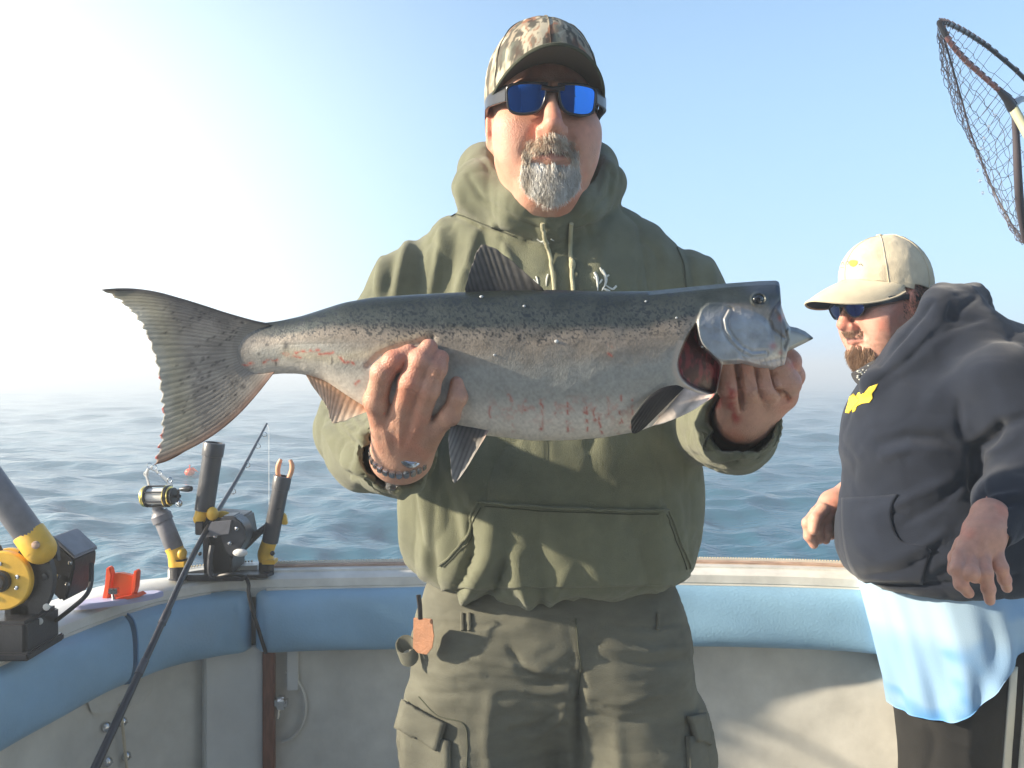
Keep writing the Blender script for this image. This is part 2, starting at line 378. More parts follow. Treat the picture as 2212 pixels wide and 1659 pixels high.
def hit(bvh, x, y, off=0.0, fallback=1.3):
    p = Vector(Q(x, y, 1.0)); d = (p-EYE).normalized(); h = bvh.ray_cast(EYE, d, 6)
    if h[0] is None:
        for s_ in range(3, 75, 3):
            for sx, sy in ((s_, 0), (-s_, 0), (0, s_), (0, -s_)):
                d = (Vector(Q(x+sx, y+sy, 1.0))-EYE).normalized(); h = bvh.ray_cast(EYE, d, 6)
                if h[0] is not None: break
            if h[0] is not None: break
    if h[0] is None: return np.array(EYE+d*fallback)
    nrm = h[1] if h[1].dot(d) < 0 else -h[1]
    return np.array(h[0]+nrm*off)
def drape(bvh, G, off, th=.002):
    """G: grid (n,m,2) of outline points laid on a surface -> closed slab with real thickness"""
    n, m = G.shape[:2]; A = np.array([[hit(bvh, *G[i, j], off) for j in range(m)] for i in range(n)]); B = np.array([[hit(bvh, *G[i, j], off-th) for j in range(m)] for i in range(n)])
    V = np.vstack([A.reshape(-1, 3), B.reshape(-1, 3)]); F = []; k = n*m
    for i in range(n-1):
        for j in range(m-1):
            a = i*m+j; F += [(a, a+1, a+m+1, a+m), (k+a+m, k+a+m+1, k+a+1, k+a)]
    ring = [j for j in range(m)]+[i*m+m-1 for i in range(1, n)]+[(n-1)*m+j for j in range(m-2, -1, -1)]+[i*m for i in range(n-2, 0, -1)]
    for q in range(len(ring)): a, b = ring[q], ring[(q+1) % len(ring)]; F.append((b, a, k+a, k+b))
    return V, F
def quadgrid(c00, c10, c11, c01, n, m):
    g = np.zeros((n, m, 2))
    for i in range(n):
        for j in range(m):
            u, v = j/(m-1), i/(n-1); g[i, j] = (1-v)*((1-u)*np.array(c00)+u*np.array(c10))+v*((1-u)*np.array(c01)+u*np.array(c11))
    return g
# ================================================================ SETTING: sea, haze
def make_water():
    ang = np.concatenate([np.linspace(-180, -48, 90, endpoint=False), np.linspace(-48, 48, 760, endpoint=False), np.linspace(48, 180, 90, endpoint=False)])*PI/180
    rad = [0.4]
    while rad[-1] < 2.6: rad.append(rad[-1]*1.12)
    while rad[-1] < 70: rad.append(rad[-1]*1.0105)
    while rad[-1] < 1800: rad.append(rad[-1]*1.05)
    rad = np.array(rad); A, Rr = np.meshgrid(ang, rad); X = Rr*np.sin(A); Y = Rr*np.cos(A); H = np.zeros_like(X); DX = np.zeros_like(X); DY = np.zeros_like(X)
    dr = np.gradient(rad)[:, None]; rg = np.random.default_rng(3)
    for i in range(46):
        lam = .28*1.085**i*1.25; th = R_(-75+rg.normal(0, 38)); k = 2*PI/lam; ph = rg.uniform(0, 2*PI); amp = .0100*lam**.66*rg.uniform(.5, 1.2)
        amp *= float(np.interp(lam, [.3, 1.2, 3, 8], [1.25, 1.1, .7, .35]))
        fade = sstep(.42, .16, np.maximum(dr, Rr*.0022)/lam); p = k*(X*math.cos(th)+Y*math.sin(th))+ph
        H += amp*fade*np.sin(p); q = .75
        DX += -q*amp*fade*math.cos(th)*np.cos(p)*-1; DY += q*amp*fade*math.sin(th)*np.cos(p)
    X2 = X+DX; Y2 = Y+DY; n, m = X.shape; V = np.stack([X2, Y2, H], -1).reshape(-1, 3)
    i, j = np.meshgrid(np.arange(n-1), np.arange(m), indexing='ij'); a = i*m+j; b = i*m+(j+1) % m
    F = np.stack([a, a+m, b+m, b], -1).reshape(-1, 4)
    mt = bpy.data.materials.new('sea_water'); mt.use_nodes = True; t = mt.node_tree; p = t.nodes['Principled BSDF']
    p.inputs['Base Color'].default_value = (.025, .100, .150, 1); p.inputs['Roughness'].default_value = .13; p.inputs['IOR'].default_value = 1.33
    tc = nn(t, 'ShaderNodeTexCoord'); mp = nn(t, 'ShaderNodeMapping'); mp.inputs['Scale'].default_value = (.55, 1.2, 1); mp.inputs['Rotation'].default_value = (0, 0, R_(12)); t.links.new(tc.outputs['Object'], mp.inputs[0])
    last = None
    for sc, st, dist in ((1.1, .55, .20), (4.2, .6, .05), (15, .45, .012)):
        nz = nn(t, 'ShaderNodeTexNoise'); nz.inputs['Scale'].default_value = sc; nz.inputs['Detail'].default_value = 4; nz.inputs['Distortion'].default_value = .4; t.links.new(mp.outputs[0], nz.inputs['Vector'])
        bp = nn(t, 'ShaderNodeBump'); bp.inputs['Strength'].default_value = st; bp.inputs['Distance'].default_value = dist; t.links.new(nz.outputs[0], bp.inputs['Height'])
        if last: t.links.new(last.outputs[0], bp.inputs['Normal'])
        last = bp
    t.links.new(last.outputs[0], p.inputs['Normal'])
    return mesh_np('water', V, F, mt, kind='structure')
make_water()
def make_haze():
    b = MB(); b.box((0, 0, (-1.2+HC+1.45)/2), (3900, 3900, HC+1.45+1.2), bev=0)
    m = bpy.data.materials.new('sea_mist'); m.use_nodes = True; t = m.node_tree; t.nodes.clear()
    o = nn(t, 'ShaderNodeOutputMaterial'); v = nn(t, 'ShaderNodeVolumePrincipled'); v.inputs['Color'].default_value = (.85, .93, 1, 1); v.inputs['Density'].default_value = .021; v.inputs['Anisotropy'].default_value = .22
    t.links.new(v.outputs[0], o.inputs['Volume']); return b.build('haze', m, smooth=False, kind='stuff')
HAZE = make_haze()

# ================================================================ SETTING: the boat
ZR = HC-.48            # top of the gunwale
CURVE = [(-1.0, -1.6), (-1.0, -.9), (-.985, -.2), (-.955, .5), (-.925, 1.0), (-.895, 1.40), (-.867, 1.587), (-.839, 1.705), (-.811, 1.787), (-.771, 1.872), (-.701, 1.938), (-.62, 1.978), (-.225, 2.012), (.214, 2.03), (.4565, 2.03), (.8126, 1.984), (1.105, 1.86), (1.26, 1.62), (1.36, 1.25), (1.42, .6), (1.45, -.3), (1.45, -1.6)]
CP = smooth_curve(CURVE, 700); seg = np.r_[0, np.cumsum(np.linalg.norm(np.diff(CP, axis=0), axis=1))]
CP = np.stack([np.interp(np.linspace(0, seg[-1], 700), seg, CP[:, i]) for i in (0, 1)], 1)
for _ in range(6): CP[1:-1] = (CP[:-2]+2*CP[1:-1]+CP[2:])/4
CT = np.gradient(CP, axis=0); CT /= np.linalg.norm(CT, axis=1)[:, None]; CN = np.stack([-CT[:, 1], CT[:, 0]], 1)    # outward
WF = np.ones(len(CP))
def cidx(X, left=True):
    """index along the gunwale where it shows at outline column X"""
    px = CP[:, 0]/np.maximum(CP[:, 1], .05)*FPX+CX; ok = CP[:, 1] > .9; i = np.argmin(np.where(ok, abs(px-X), 1e9)); return int(i)
def sweep(i0, i1, prof, step=2, closed=True, ends=True, fn=None, rail=False):
    ids = list(range(i0, i1+1, step)); ids = ids if ids[-1] == i1 else ids+[i1]; V = []; k = len(prof)
    for q, i in enumerate(ids):
        for j, (o, z) in enumerate(prof):
            if rail and o > .01: o = .01+(o-.01)*WF[i]
            if fn: o, z = fn(q/(len(ids)-1), o, z, j)
            p = CP[i]+CN[i]*o; V.append((p[0], p[1], z))
    n = len(ids); F = [(a*k+j, a*k+(j+1) % k, (a+1)*k+(j+1) % k, (a+1)*k+j) for a in range(n-1) for j in range(k if closed else k-1)]
    if ends and closed: F += [tuple(range(k))[::-1], tuple((n-1)*k+j for j in range(k))]
    return V, F
boat = thing('fishing_boat', (0, 0, .3), 'white fishing boat cockpit with light blue padded bolster along its gunwale', 'boat')
N_ = len(CP)-1
WF[:] = 1-.56*sstep(cidx(300), cidx(430), np.arange(len(CP)))
i_seam = cidx(275); i_gap = cidx(549); i_r = cidx(1990)
# gunwale cap
b = MB(); b.add(*sweep(0, N_, [(0, ZR-.03), (-.006, ZR-.024), (-.006, ZR-.006), (0, ZR), (.055, ZR+.008), (.125, ZR+.004), (.140, ZR-.006), (.142, ZR-.035), (.13, ZR-.05), (.02, ZR-.05)], rail=True)); b.build('gunwale', M['gel'], boat)
# raised transom cap with teak strip and track along the stern
b = MB(); b.add(*sweep(i_gap-4, N_-210, [(.030, ZR+.002), (.030, ZR+.010), (.10, ZR+.011), (.13, ZR+.010), (.132, ZR+.000)], rail=True)); b.build('transom_cap', M['gel'], boat)
b = MB(); b.add(*sweep(i_gap+1, N_-210, [(.078, ZR+.009), (.078, ZR+.016), (.126, ZR+.017), (.126, ZR+.008)], rail=True)); b.build('teak_strip', M['teak'], boat)
b = MB(); b.add(*sweep(cidx(395), cidx(548), [(.055, ZR+.004), (.055, ZR+.020), (.138, ZR+.021), (.138, ZR+.000)], rail=True)); b.build('mounting_plank', M['gel'], boat)
b = MB()
for i0, i1, z in ((cidx(395), cidx(548), ZR+.024), (i_gap+2, N_-215, ZR+.021)):
    d = np.r_[0, np.cumsum(np.linalg.norm(np.diff(CP[i0:i1], axis=0), axis=1))]
    for t in np.arange(0, d[-1], .0062):
        x = [np.interp(t, d, CP[i0:i1, a]+CN[i0:i1, a]*(.01+.110*WF[i0:i1])) for a in (0, 1)]; b.ball((x[0], x[1], z), .0026, seg=6)
b.build('stud_track', M['khaki'], boat, kind='stuff')
b = MB(); b.add(*sweep(i_gap+2, N_-215, [(.108, ZR+.016), (.108, ZR+.021), (.126, ZR+.021), (.126, ZR+.016)], rail=True)); b.build('track_rail', M['gelgrey'], boat)
# padded bolsters
def bolster_prof(z0, z1, bulge, n=18):
    zc = (z0+z1)/2; h = (z0-z1)/2; P = []
    for j in range(n):
        t = -PI/2+PI*j/(n-1); c = math.copysign(abs(math.cos(t))**.55, math.cos(t)); s_ = math.copysign(abs(math.sin(t))**.75, math.sin(t)); P.append((.02-bulge*c, zc-h*s_))
    return P+[(.05, z1), (.05, z0)]
def bolster(i0, i1, name='bolster', pinch=(1, 1), bulge=.052):
    prof = bolster_prof(ZR-.028, ZR-.178, bulge); rg = np.random.default_rng(i0)
    def fn(t, o, z, j):
        L = (i1-i0)*.008; e = min(1, (t*L)/.030) if pinch[0] else 1; e2 = min(1, ((1-t)*L)/.030) if pinch[1] else 1; e = min(e, e2); e = math.sqrt(max(0, 1-(1-e)**2))*.75+.25
        wv = .0022*math.sin(t*L*19+j*.35)+.0016*math.sin(t*L*41-j*.6+1)
        zc = ZR-.103; return (.02+(o-.02)*e+(wv if j < 18 else 0), zc+(z-zc)*(.86+.14*e))
    b = MB(); b.add(*sweep(i0, i1, prof, step=1, fn=fn)); return b.build(name, M['vinyl'], boat)
bolster(N_//7*0+2, i_seam-1, pinch=(0, 0)); bolster(i_seam, i_gap-1, pinch=(0, 1)); bolster(i_gap, N_-3, pinch=(1, 0))
b = MB(); pr = bolster_prof(ZR-.028, ZR-.178, .0535)[:18]; i = i_seam; b.tube([(CP[i][0]+CN[i][0]*o, CP[i][1]+CN[i][1]*o, z) for o, z in pr], .0022, 6); b.build('seam', M['vseam'], boat)
# piping under the gunwale lip
b = MB()
b.tube([(*(CP[i]-CN[i]*.001), ZR-.030) for i in range(2, i_gap-6, 3)], .005, 8); b.tube([(*(CP[i]-CN[i]*.001), ZR-.030) for i in range(i_gap+2, N_-3, 3)], .005, 8); b.build('piping', M['gelgrey'], boat)
# inner wall, set back under the padding, down to the deck
ZD = HC-1.30
b = MB(); b.add(*sweep(0, N_, [(.060, ZR-.04), (.060, ZR-.2), (.065, ZD+.08), (.05, ZD+.02), (.02, ZD), (.10, ZD-.02), (.105, ZR-.055), (.068, ZR-.052)])); b.build('inner_wall', M['gelgrey'], boat)
b = MB(); b.add(*sweep(cidx(452), cidx(562), [(.032, ZR-.17), (.030, ZD+.03), (.055, ZD+.03), (.055, ZR-.17)], step=1)); b.build('wall_panel', M['gelpanel'], boat, bevel=.003)
b = MB(); b.add(*sweep(cidx(566), cidx(592), [(.020, ZR-.02), (.020, ZD+.02), (.050, ZD+.02), (.050, ZR-.02)], step=1)); b.build('wooden_post', M['wood'], boat, bevel=.002)
b = MB(); b.add(*sweep(cidx(610), cidx(632), [(.045, ZR-.17), (.045, ZR-.285), (.058, ZR-.285), (.058, ZR-.17)], step=1)); hh = b.build('hinge_strap', M['gelpanel'], boat, bevel=.002)
# round hatch outline and its latch beside the post
def wallpt(x, y, off):
    pxs = CP[:, 0]/np.maximum(CP[:, 1], .05)*FPX+CX; ok = CP[:, 1] > .9; f_ = np.interp(x, pxs[ok], np.where(ok)[0]); g = lambda A, k: np.interp(f_, np.arange(len(A)), A[:, k])
    cy = g(CP, 1); return (g(CP, 0)+g(CN, 0)*off, cy+g(CN, 1)*off, HC-(y-HY)/FPX*(cy+.05))
b = MB(); b.tube([wallpt(595+math.cos(a)*58, 1528+math.sin(a)*76, .053) for a in np.linspace(-1.35, 1.5, 26)], .004, 6); b.build('hatch_rim', M['gelgrey'], boat)
b = MB(); p = wallpt(603, 1510, .03); b.box(p, (.030, .03, .030), bev=.25); b.tube([np.array(p)+np.array([-.005, 0, -.012]), np.array(p)+np.array([-.006, -.006, -.036])], .005, 8); b.box(np.array(p)+np.array([.006, -.016, .004]), (.013, .012, .013)); b.build('latch', M['steel'], boat)
# hardware on the port wall
for x, y in ((272, 1558), (305, 1548), (275, 1632), (312, 1622)):
    p = np.array(wallpt(x, y, .058)); i = cidx(x); n = np.array([-CN[i][0], -CN[i][1], 0]); b = MB(); b.lathe(p, p+n*.012, [(0, .0105), (.5, .0105), (.85, .007), (1, .003)], 12); b.box(p+n*.0125, (.010, .002, .0015), bev=0); b.build('screw', M['steel'], boat)
b = MB(); b.tube([wallpt(294, 1508, .045), wallpt(299, 1560, .045), wallpt(306, 1640, .045), wallpt(312, 1740, .045)], .0035, 6); b.build('wall_rod', M['khaki'], boat)
i0 = cidx(240); b = MB(); b.prism([wallpt(x, y, .052) for x, y in ((232, 1500), (300, 1450), (352, 1442), (350, 1490), (335, 1512), (262, 1530), (240, 1524))], (0.003, .012, 0)); b.build('backing_pad', M['gelgrey'], boat)
# deck, transom and hull sides, cabin bulkhead behind the camera
poly = [(p[0], p[1]) for p in CP[::6]]
b = MB(); b.prism([(x, y, ZD) for x, y in poly], (0, 0, -.05)); b.build('deck', M['gelgrey'], boat, smooth=False)
b = MB(); b.add(*sweep(0, N_, [(.112, ZR-.052), (.128, ZR-.25), (.135, .10), (.05, -.35), (.03, -.35), (.115, .10), (.112, ZR-.25), (.10, ZR-.052)], step=4)); b.build('hull', M['gel'], boat)
b = MB()
for c, s_ in (((-.86, -1.10, 1.6), (.5, .08, 2.5)), ((.05, -1.10, .62), (1.3, .08, .60)), ((1.1, -1.10, 1.6), (.85, .08, 2.5)), ((.05, -1.10, 2.6), (1.3, .08, .5)), ((.2, -1.95, 2.88), (2.9, 2.2, .07))): b.box(c, s_, bev=.05)
b.build('cabin_bulkhead', M['cabin'], boat)
for x in (-.62, .95):
    b = MB(); b.box((x, -.72, ZD+.25), (.44, .42, .5), bev=.08); b.box((x, -.88, ZD+.68), (.44, .10, .42), bev=.2); b.build('added_seat_box', M['gel'], boat)  # unseen white seats, added as bright shapes for the lens reflections
b = MB(); b.box((-.45, -1.02, 2.15), (.5, .03, .22)); b.build('added_white_board', M['gel'], boat)  # plain white board added out of view to give the lens reflections contrast
b = MB(); b.box((.05, -1.11, 1.77), (1.3, .02, 1.18), bev=0); b.build('cabin_window', M['window'], boat, smooth=False)
b = MB(); b.add(*[([(-1.05, -1.8, .2), (1.5, -1.8, .2), (1.2, -5, .5), (-.7, -5, .5), (-1.05, -1.8, ZR), (1.5, -1.8, ZR), (1.2, -5, ZR+.2), (-.7, -5, ZR+.2)], [(0, 1, 2, 3), (4, 5, 6, 7), (0, 1, 5, 4), (1, 2, 6, 5), (2, 3, 7, 6), (3, 0, 4, 7)])][0]); b.build('foredeck', M['gel'], boat, smooth=False)
# ================================================================ PEOPLE
def frame_rot(yaw, pitch=0, roll=0):
    """columns u (right), v (up), w (face forward); yaw 0 faces the photographer"""
    y, p = R_(yaw), R_(pitch); w_ = np.array([math.sin(y)*math.cos(p), -math.cos(y)*math.cos(p), -math.sin(p)]); v = np.array([math.sin(y)*math.sin(p), -math.cos(y)*math.sin(p), math.cos(p)])
    u = np.cross(v, w_); r = R_(roll); u2 = u*math.cos(r)+v*math.sin(r); v2 = -u*math.sin(r)+v*math.cos(r)
    return np.stack([u2, v2, w_], 1)
def head_mesh(O, R, res=.0021, wide=1.0, jaw=1.0):
    L = lambda u, v, w_: O+R@np.array([u*wide, v, w_])
    f = Field(O-np.array([.135, .15, .27]), O+np.array([.135, .15, .15]), res)
    E = lambda c, r, k=.02, sub=False, RR=None: f.ell(L(*c), r, R if RR is None else RR, k, sub)
    C = lambda a, b, ra, rb=None, k=.01, sub=False: f.cap(L(*a), L(*b), ra, rb, k, sub)
    E((0, .035, -.012), (.077*wide, .095, .098)); E((0, -.03, .018), (.0765*wide, .085, .079), .03)
    E((0, -.092, .022), (.068*wide*jaw, .055, .062), .03); C((-.016, -.112, .070), (.016, -.112, .070), .024, k=.03)
    E((0, -.135, .012), (.066*wide*jaw, .04, .062), .03); C((0, -.07, -.025), (0, -.185, -.055), .069*jaw, .072*jaw, .03)
    for s in (-1, 1):
        E((s*.050, -.030, .060), (.028, .026, .026), .03)                         # cheekbone
        E((s*.046, -.065, .058), (.026, .034, .028), .03)                         # full cheek
        E((s*.030, .000, .100), (.019, .013, .018), .014, True)                   # socket
        E((s*.030, -.001, .084), (.0125, .0125, .0125), .004)                     # eyeball
        C((s*.018, .0065, .0945), (s*.041, .004, .0885), .0035, k=.005)           # upper lid
        C((s*.018, -.0085, .094), (s*.041, -.008, .088), .003, k=.005)            # lower lid
        C((s*.013, .020, .094), (s*.046, .021, .083), .0075, k=.014)              # brow
        # nostril wing, groove beside it
        E((s*.0165, -.0425, .1045), (.0098, .0088, .0115), .006)
        C((s*.0200, -.036, .1035), (s*.0360, -.070, .0955), .0042, .0046, .010, True)
        E((s*.0070, -.0500, .1105), (.0042, .0030, .0060), .002, True)
        # ear
        RE = R@np.array([[math.cos(.45*s), 0, math.sin(.45*s)], [0, 1, 0], [-math.sin(.45*s), 0, math.cos(.45*s)]])
        f.ell(L(s*.0800, -.010, -.012), (.0085, .034, .0195), RE, .008)
        f.ell(L(s*.0905, -.008, -.008), (.0075, .023, .0115), RE, .004, True)
        C((s*.086, .004, -.006), (s*.085, -.020, -.006), .0042, .005, k=.005)
        C((s*.078, -.036, -.006), (s*.076, -.043, -.004), .008, .006, k=.008)     # lobe
    C((0, .004, .098), (0, -.022, .112), .0085, .0095, k=.012); C((0, -.022, .112), (0, -.0380, .1200), .0100, .0142, k=.008)
    C((-.006, -.056, .104), (.006, -.056, .104), .010, k=.015)                    # above the lip
    C((-.021, -.0700, .0975), (0, -.0665, .1050), .0050, .0060, k=.006); C((.021, -.0700, .0975), (0, -.0665, .1050), .0050, .0060, k=.006)
    C((-.024, -.0790, .0945), (0, -.0808, .0985), .0032, .0066, k=.007); C((.024, -.0790, .0945), (0, -.0808, .0985), .0032, .0066, k=.007)
    C((-.030, -.0765, .0985), (0, -.0735, .1110), .0022, .0026, .003, True); C((.030, -.0765, .0985), (0, -.0735, .1110), .0022, .0026, .003, True)
    V, F, N = f.mesh(2); return V, F, N, L
def skin_col(V, base=(.56, .315, .225)):
    n = fbm(V*28, 3, 5)[:, None]; n2 = fbm(V*110, 2, 9)[:, None]; c = np.array(base)[None, :]*(.93+.14*n2); red = np.array([1.04, .84, .80]); return c*(1+(red-1)*sstep(.45, .75, n))
def head_cols(V, O, R, base, ruddy=1.0):
    P = (V-O)@R; c = skin_col(V, base)
    def blush(c0, r, s): 
        m = np.exp(-(((P-np.array(c0))/np.array(r))**2).sum(1))[:, None]*s*ruddy; return m
    for c0, r, s in (((0, -.036, .12), (.020, .018, .02), .75), ((.045, -.035, .07), (.03, .025, .04), .45), ((-.045, -.035, .07), (.03, .025, .04), .45), ((.088, -.01, -.01), (.02, .04, .03), .6), ((-.088, -.01, -.01), (.02, .04, .03), .6)):
        m = blush(c0, r, s); c = c*(1-m)+c*np.array([1.06, .66, .62])*m
    lip = np.exp(-(np.maximum(np.abs(P[:, 0])-.014, 0)/.008)**2-((P[:, 1]+.0775)/.0075)**2)*(P[:, 2] > .08); c = c*(1-lip[:, None]*.75)+np.array([.42, .17, .15])*lip[:, None]*.75
    dark = np.exp(-((P[:, 1]+.0742+.08*np.abs(P[:, 0]))/.0026)**2)*(np.abs(P[:, 0]) < .030)*(P[:, 2] > .085); c *= (1-.75*dark[:, None])
    return c
def hand_mesh(chains, blobs, lo, hi, res=.0015, sub=()):
    f = Field(lo, hi, res)
    for a, b, ra, rb in blobs: f.cap(a, b, ra, rb, .016)
    for ch in chains:
        g = [(np.array(p), r) for p, r in ch]; f.chain(g, .0035)
        for (p, r) in g[1:-1]: f.ell(p, (r*1.02, r*1.02, r*1.02), None, .005)    # knuckle swell
    return f.mesh(2)
def QP(lst): return [(Q(x, y, d), r) for x, y, d, r in lst]
def bbox(ps, pad=.03):
    P = np.array(ps); return P.min(0)-pad, P.max(0)+pad
def strands(root, nrm, dirs, length, wid, curl=.15, sg=4, seed=1, cols=None):
    """tapered three-sided hairs, one mesh"""
    n = len(root); rg = np.random.default_rng(seed); V = np.zeros((n, sg+1, 3, 3)); d = dirs.copy(); p = root.copy(); side = np.cross(d, nrm); side /= np.linalg.norm(side, axis=1)[:, None]+1e-9
    wob = rg.normal(0, curl, (n, 3)); st = length/sg
    for i in range(sg+1):
        wr = (wid*(1-.8*(i/sg)**1.5))[:, None]; up = np.cross(side, d)
        for j in range(3): a = 2*PI*j/3; V[:, i, j] = p+(side*math.cos(a)+up*math.sin(a))*wr
        p = p+d*st[:, None]; d = d+wob/sg+np.array([0, 0, -.10]); d /= np.linalg.norm(d, axis=1)[:, None]
    V = V.reshape(-1, 3); base = np.arange(n)[:, None]*(sg+1)*3; F = []
    for i in range(sg):
        for j in range(3): F.append(np.stack([base[:, 0]+i*3+j, base[:, 0]+i*3+(j+1) % 3, base[:, 0]+(i+1)*3+(j+1) % 3, base[:, 0]+(i+1)*3+j], 1))
    return V, np.concatenate(F), np.repeat(cols, (sg+1)*3, 0)
def camo(V, O):
    P = (V-O); q = P*np.array([44, 44, 18]); a = fbm(q+3*fbm(q*1.2, 2, 8)[:, None], 4, 21); bk = fbm(P*np.array([110, 110, 26])+8, 3, 33); c = np.tile(np.array([.27, .235, .18]), (len(V), 1))
    br = sstep(.54, .60, fbm(P*np.array([34, 34, 13])+11, 3, 50)+P[:, 0]*1.1); c = c*(1-br[:, None])+np.array([.27, .135, .085])*br[:, None]
    pl = sstep(.54, .60, a); c = c*(1-pl[:, None])+np.array([.44, .40, .31])*pl[:, None]
    dk = sstep(.51, .55, bk)*sstep(.25, .40, a); c = c*(1-dk[:, None]*.85)+np.array([.05, .05, .045])*dk[:, None]*.85
    gr = sstep(.60, .66, fbm(q*1.4+40, 3, 60)); c = c*(1-gr[:, None]*.7)+np.array([.13, .15, .125])*gr[:, None]*.7
    return c
M['camo'] = mat('camouflage_cotton', attr=True, rough=.9, bump=.5, bscale=600, spec=.2)
def cap_build(O, R, parent, mt, camo_on, brim_len=.078, brim_drop=.004, wide=1.0, arch=6.0, under=None, lift=0, rootc=5.0):
    L = lambda P: O+np.asarray(P)@R.T
    # crown: panelled dome, double walled
    nu, nv = 240, 90; V = []; th = .0022
    for layer in (0, 1):
        for i in range(nv):
            t = i/(nv-1)
            for j in range(nu):
                a = 2*PI*j/nu; w_ = math.cos(a); s = math.sin(a); vc = .022+.034*w_-.012*(1-abs(w_)) if w_ > 0 else .022+.028*w_
                vc += lift*(1.4 if abs(w_) < .7 else 1)
                top = PI/2; e0 = math.asin(max(-.6, min(.6, (vc-.043)/.108))); e = e0+(top-e0)*t; r = 1-layer*.03
                pan = 1-.012*abs(math.cos(a*3+.0))**8*(1-t)**.3       # seams pull in slightly
                front = 1+.05*max(0, w_)**2*math.sin(min(1, t*1.6)*PI)*.8
                V.append((.0875*wide*math.cos(e)**.86*s*r*pan, .043+.110*math.sin(e)*r, -.008+(.108*math.cos(e)**.86*w_)*r*pan*front))
    V = np.array(V); n1 = nu*nv; F = []
    for l, o in ((0, 0), (1, n1)):
        for i in range(nv-1):
            for j in range(nu):
                q = (o+i*nu+j, o+i*nu+(j+1) % nu, o+(i+1)*nu+(j+1) % nu, o+(i+1)*nu+j); F.append(q if l == 0 else q[::-1])
    for j in range(nu): F.append((j, n1+j, n1+(j+1) % nu, (j+1) % nu))
    W = L(V); rg = fbm(W*32, 3, 3)-.5; W = W+R[:, 1][None]*0+((W-O)/np.linalg.norm(W-O, axis=1)[:, None])*(rg*.006)[:, None]
    crown = mesh_np('cap_crown', W, F, mt, parent, col=camo(W, O) if camo_on else None)
    crease = MB()
    for k in range(6):
        a = PI*k/3; ids = [i*nu+int(round(a/(2*PI)*nu)) % nu for i in range(0, nv)]; crease.tube([W[i]+(W[i]-O)/np.linalg.norm(W[i]-O)*.0006 for i in ids], .0011, 6)
    s1 = crease.build('seam', mt, crown)
    b = MB(); b.ball(L((0, .155, -.008)), .0075, (1, 1, .5)); bt = b.build('button', mt, crown)
    if camo_on:
        for o in (s1, bt):
            vv = np.array([v.co for v in o.data.vertices])+ORG[parent]; a = o.data.color_attributes.new('Col', 'FLOAT_COLOR', 'POINT'); c = np.ones((len(vv), 4), np.float32); c[:, :3] = camo(vv, O)*.55; a.data.foreach_set('color', c.ravel())
    # brim: curved sheet with thickness
    na, nt_ = 121, 34; V = []
    for layer in (0, 1):
        for i in range(nt_):
            t = i/(nt_-1)
            for j in range(na):
                a = -1+2*j/(na-1); al = a*R_(78); u = .086*wide*math.sin(al); wr = -.008+.104*math.cos(al); vr = .057+lift-rootc*u*u
                out = brim_len*max(0, 1-abs(a)**2.6)**.62; uu = u*(1+.03*t*(1-a*a)); ve = vr-brim_drop*t*(1-a*a)**.5-(arch-5.0)*u*u*t+.012*math.sin(t*PI)*(1-a*a)*.35
                V.append((uu, ve-layer*.0034, wr+out*t))
    V = np.array(V); k = na*nt_; F = []
    for i in range(nt_-1):
        for j in range(na-1): a = i*na+j; F += [(a, a+1, a+na+1, a+na), (k+a+na, k+a+na+1, k+a+1, k+a)]
    for i in range(nt_-1): F += [(i*na, (i+1)*na, k+(i+1)*na, k+i*na), ((i+1)*na+na-1, i*na+na-1, k+i*na+na-1, k+(i+1)*na+na-1)]
    for j in range(na-1): F += [((nt_-1)*na+j, (nt_-1)*na+j+1, k+(nt_-1)*na+j+1, k+(nt_-1)*na+j)]
    W = L(V); col = None
    if camo_on: col = camo(W, O); col[k:] = (.11, .095, .075)
    br = mesh_np('cap_brim', W, F, [mt, under] if under else mt, parent, col=col)
    if under:
        vi = br.data.polygons
        for p in vi:
            if all(v >= k for v in p.vertices): p.material_index = 1
    b = MB(); b.tube([L(V[(nt_-1)*na+j]-np.array([0, .0017, 0])) for j in range(na)], .0026, 6); e = b.build('brim_edge', M['hoodie_in'] if camo_on else mt, br)
    return crown
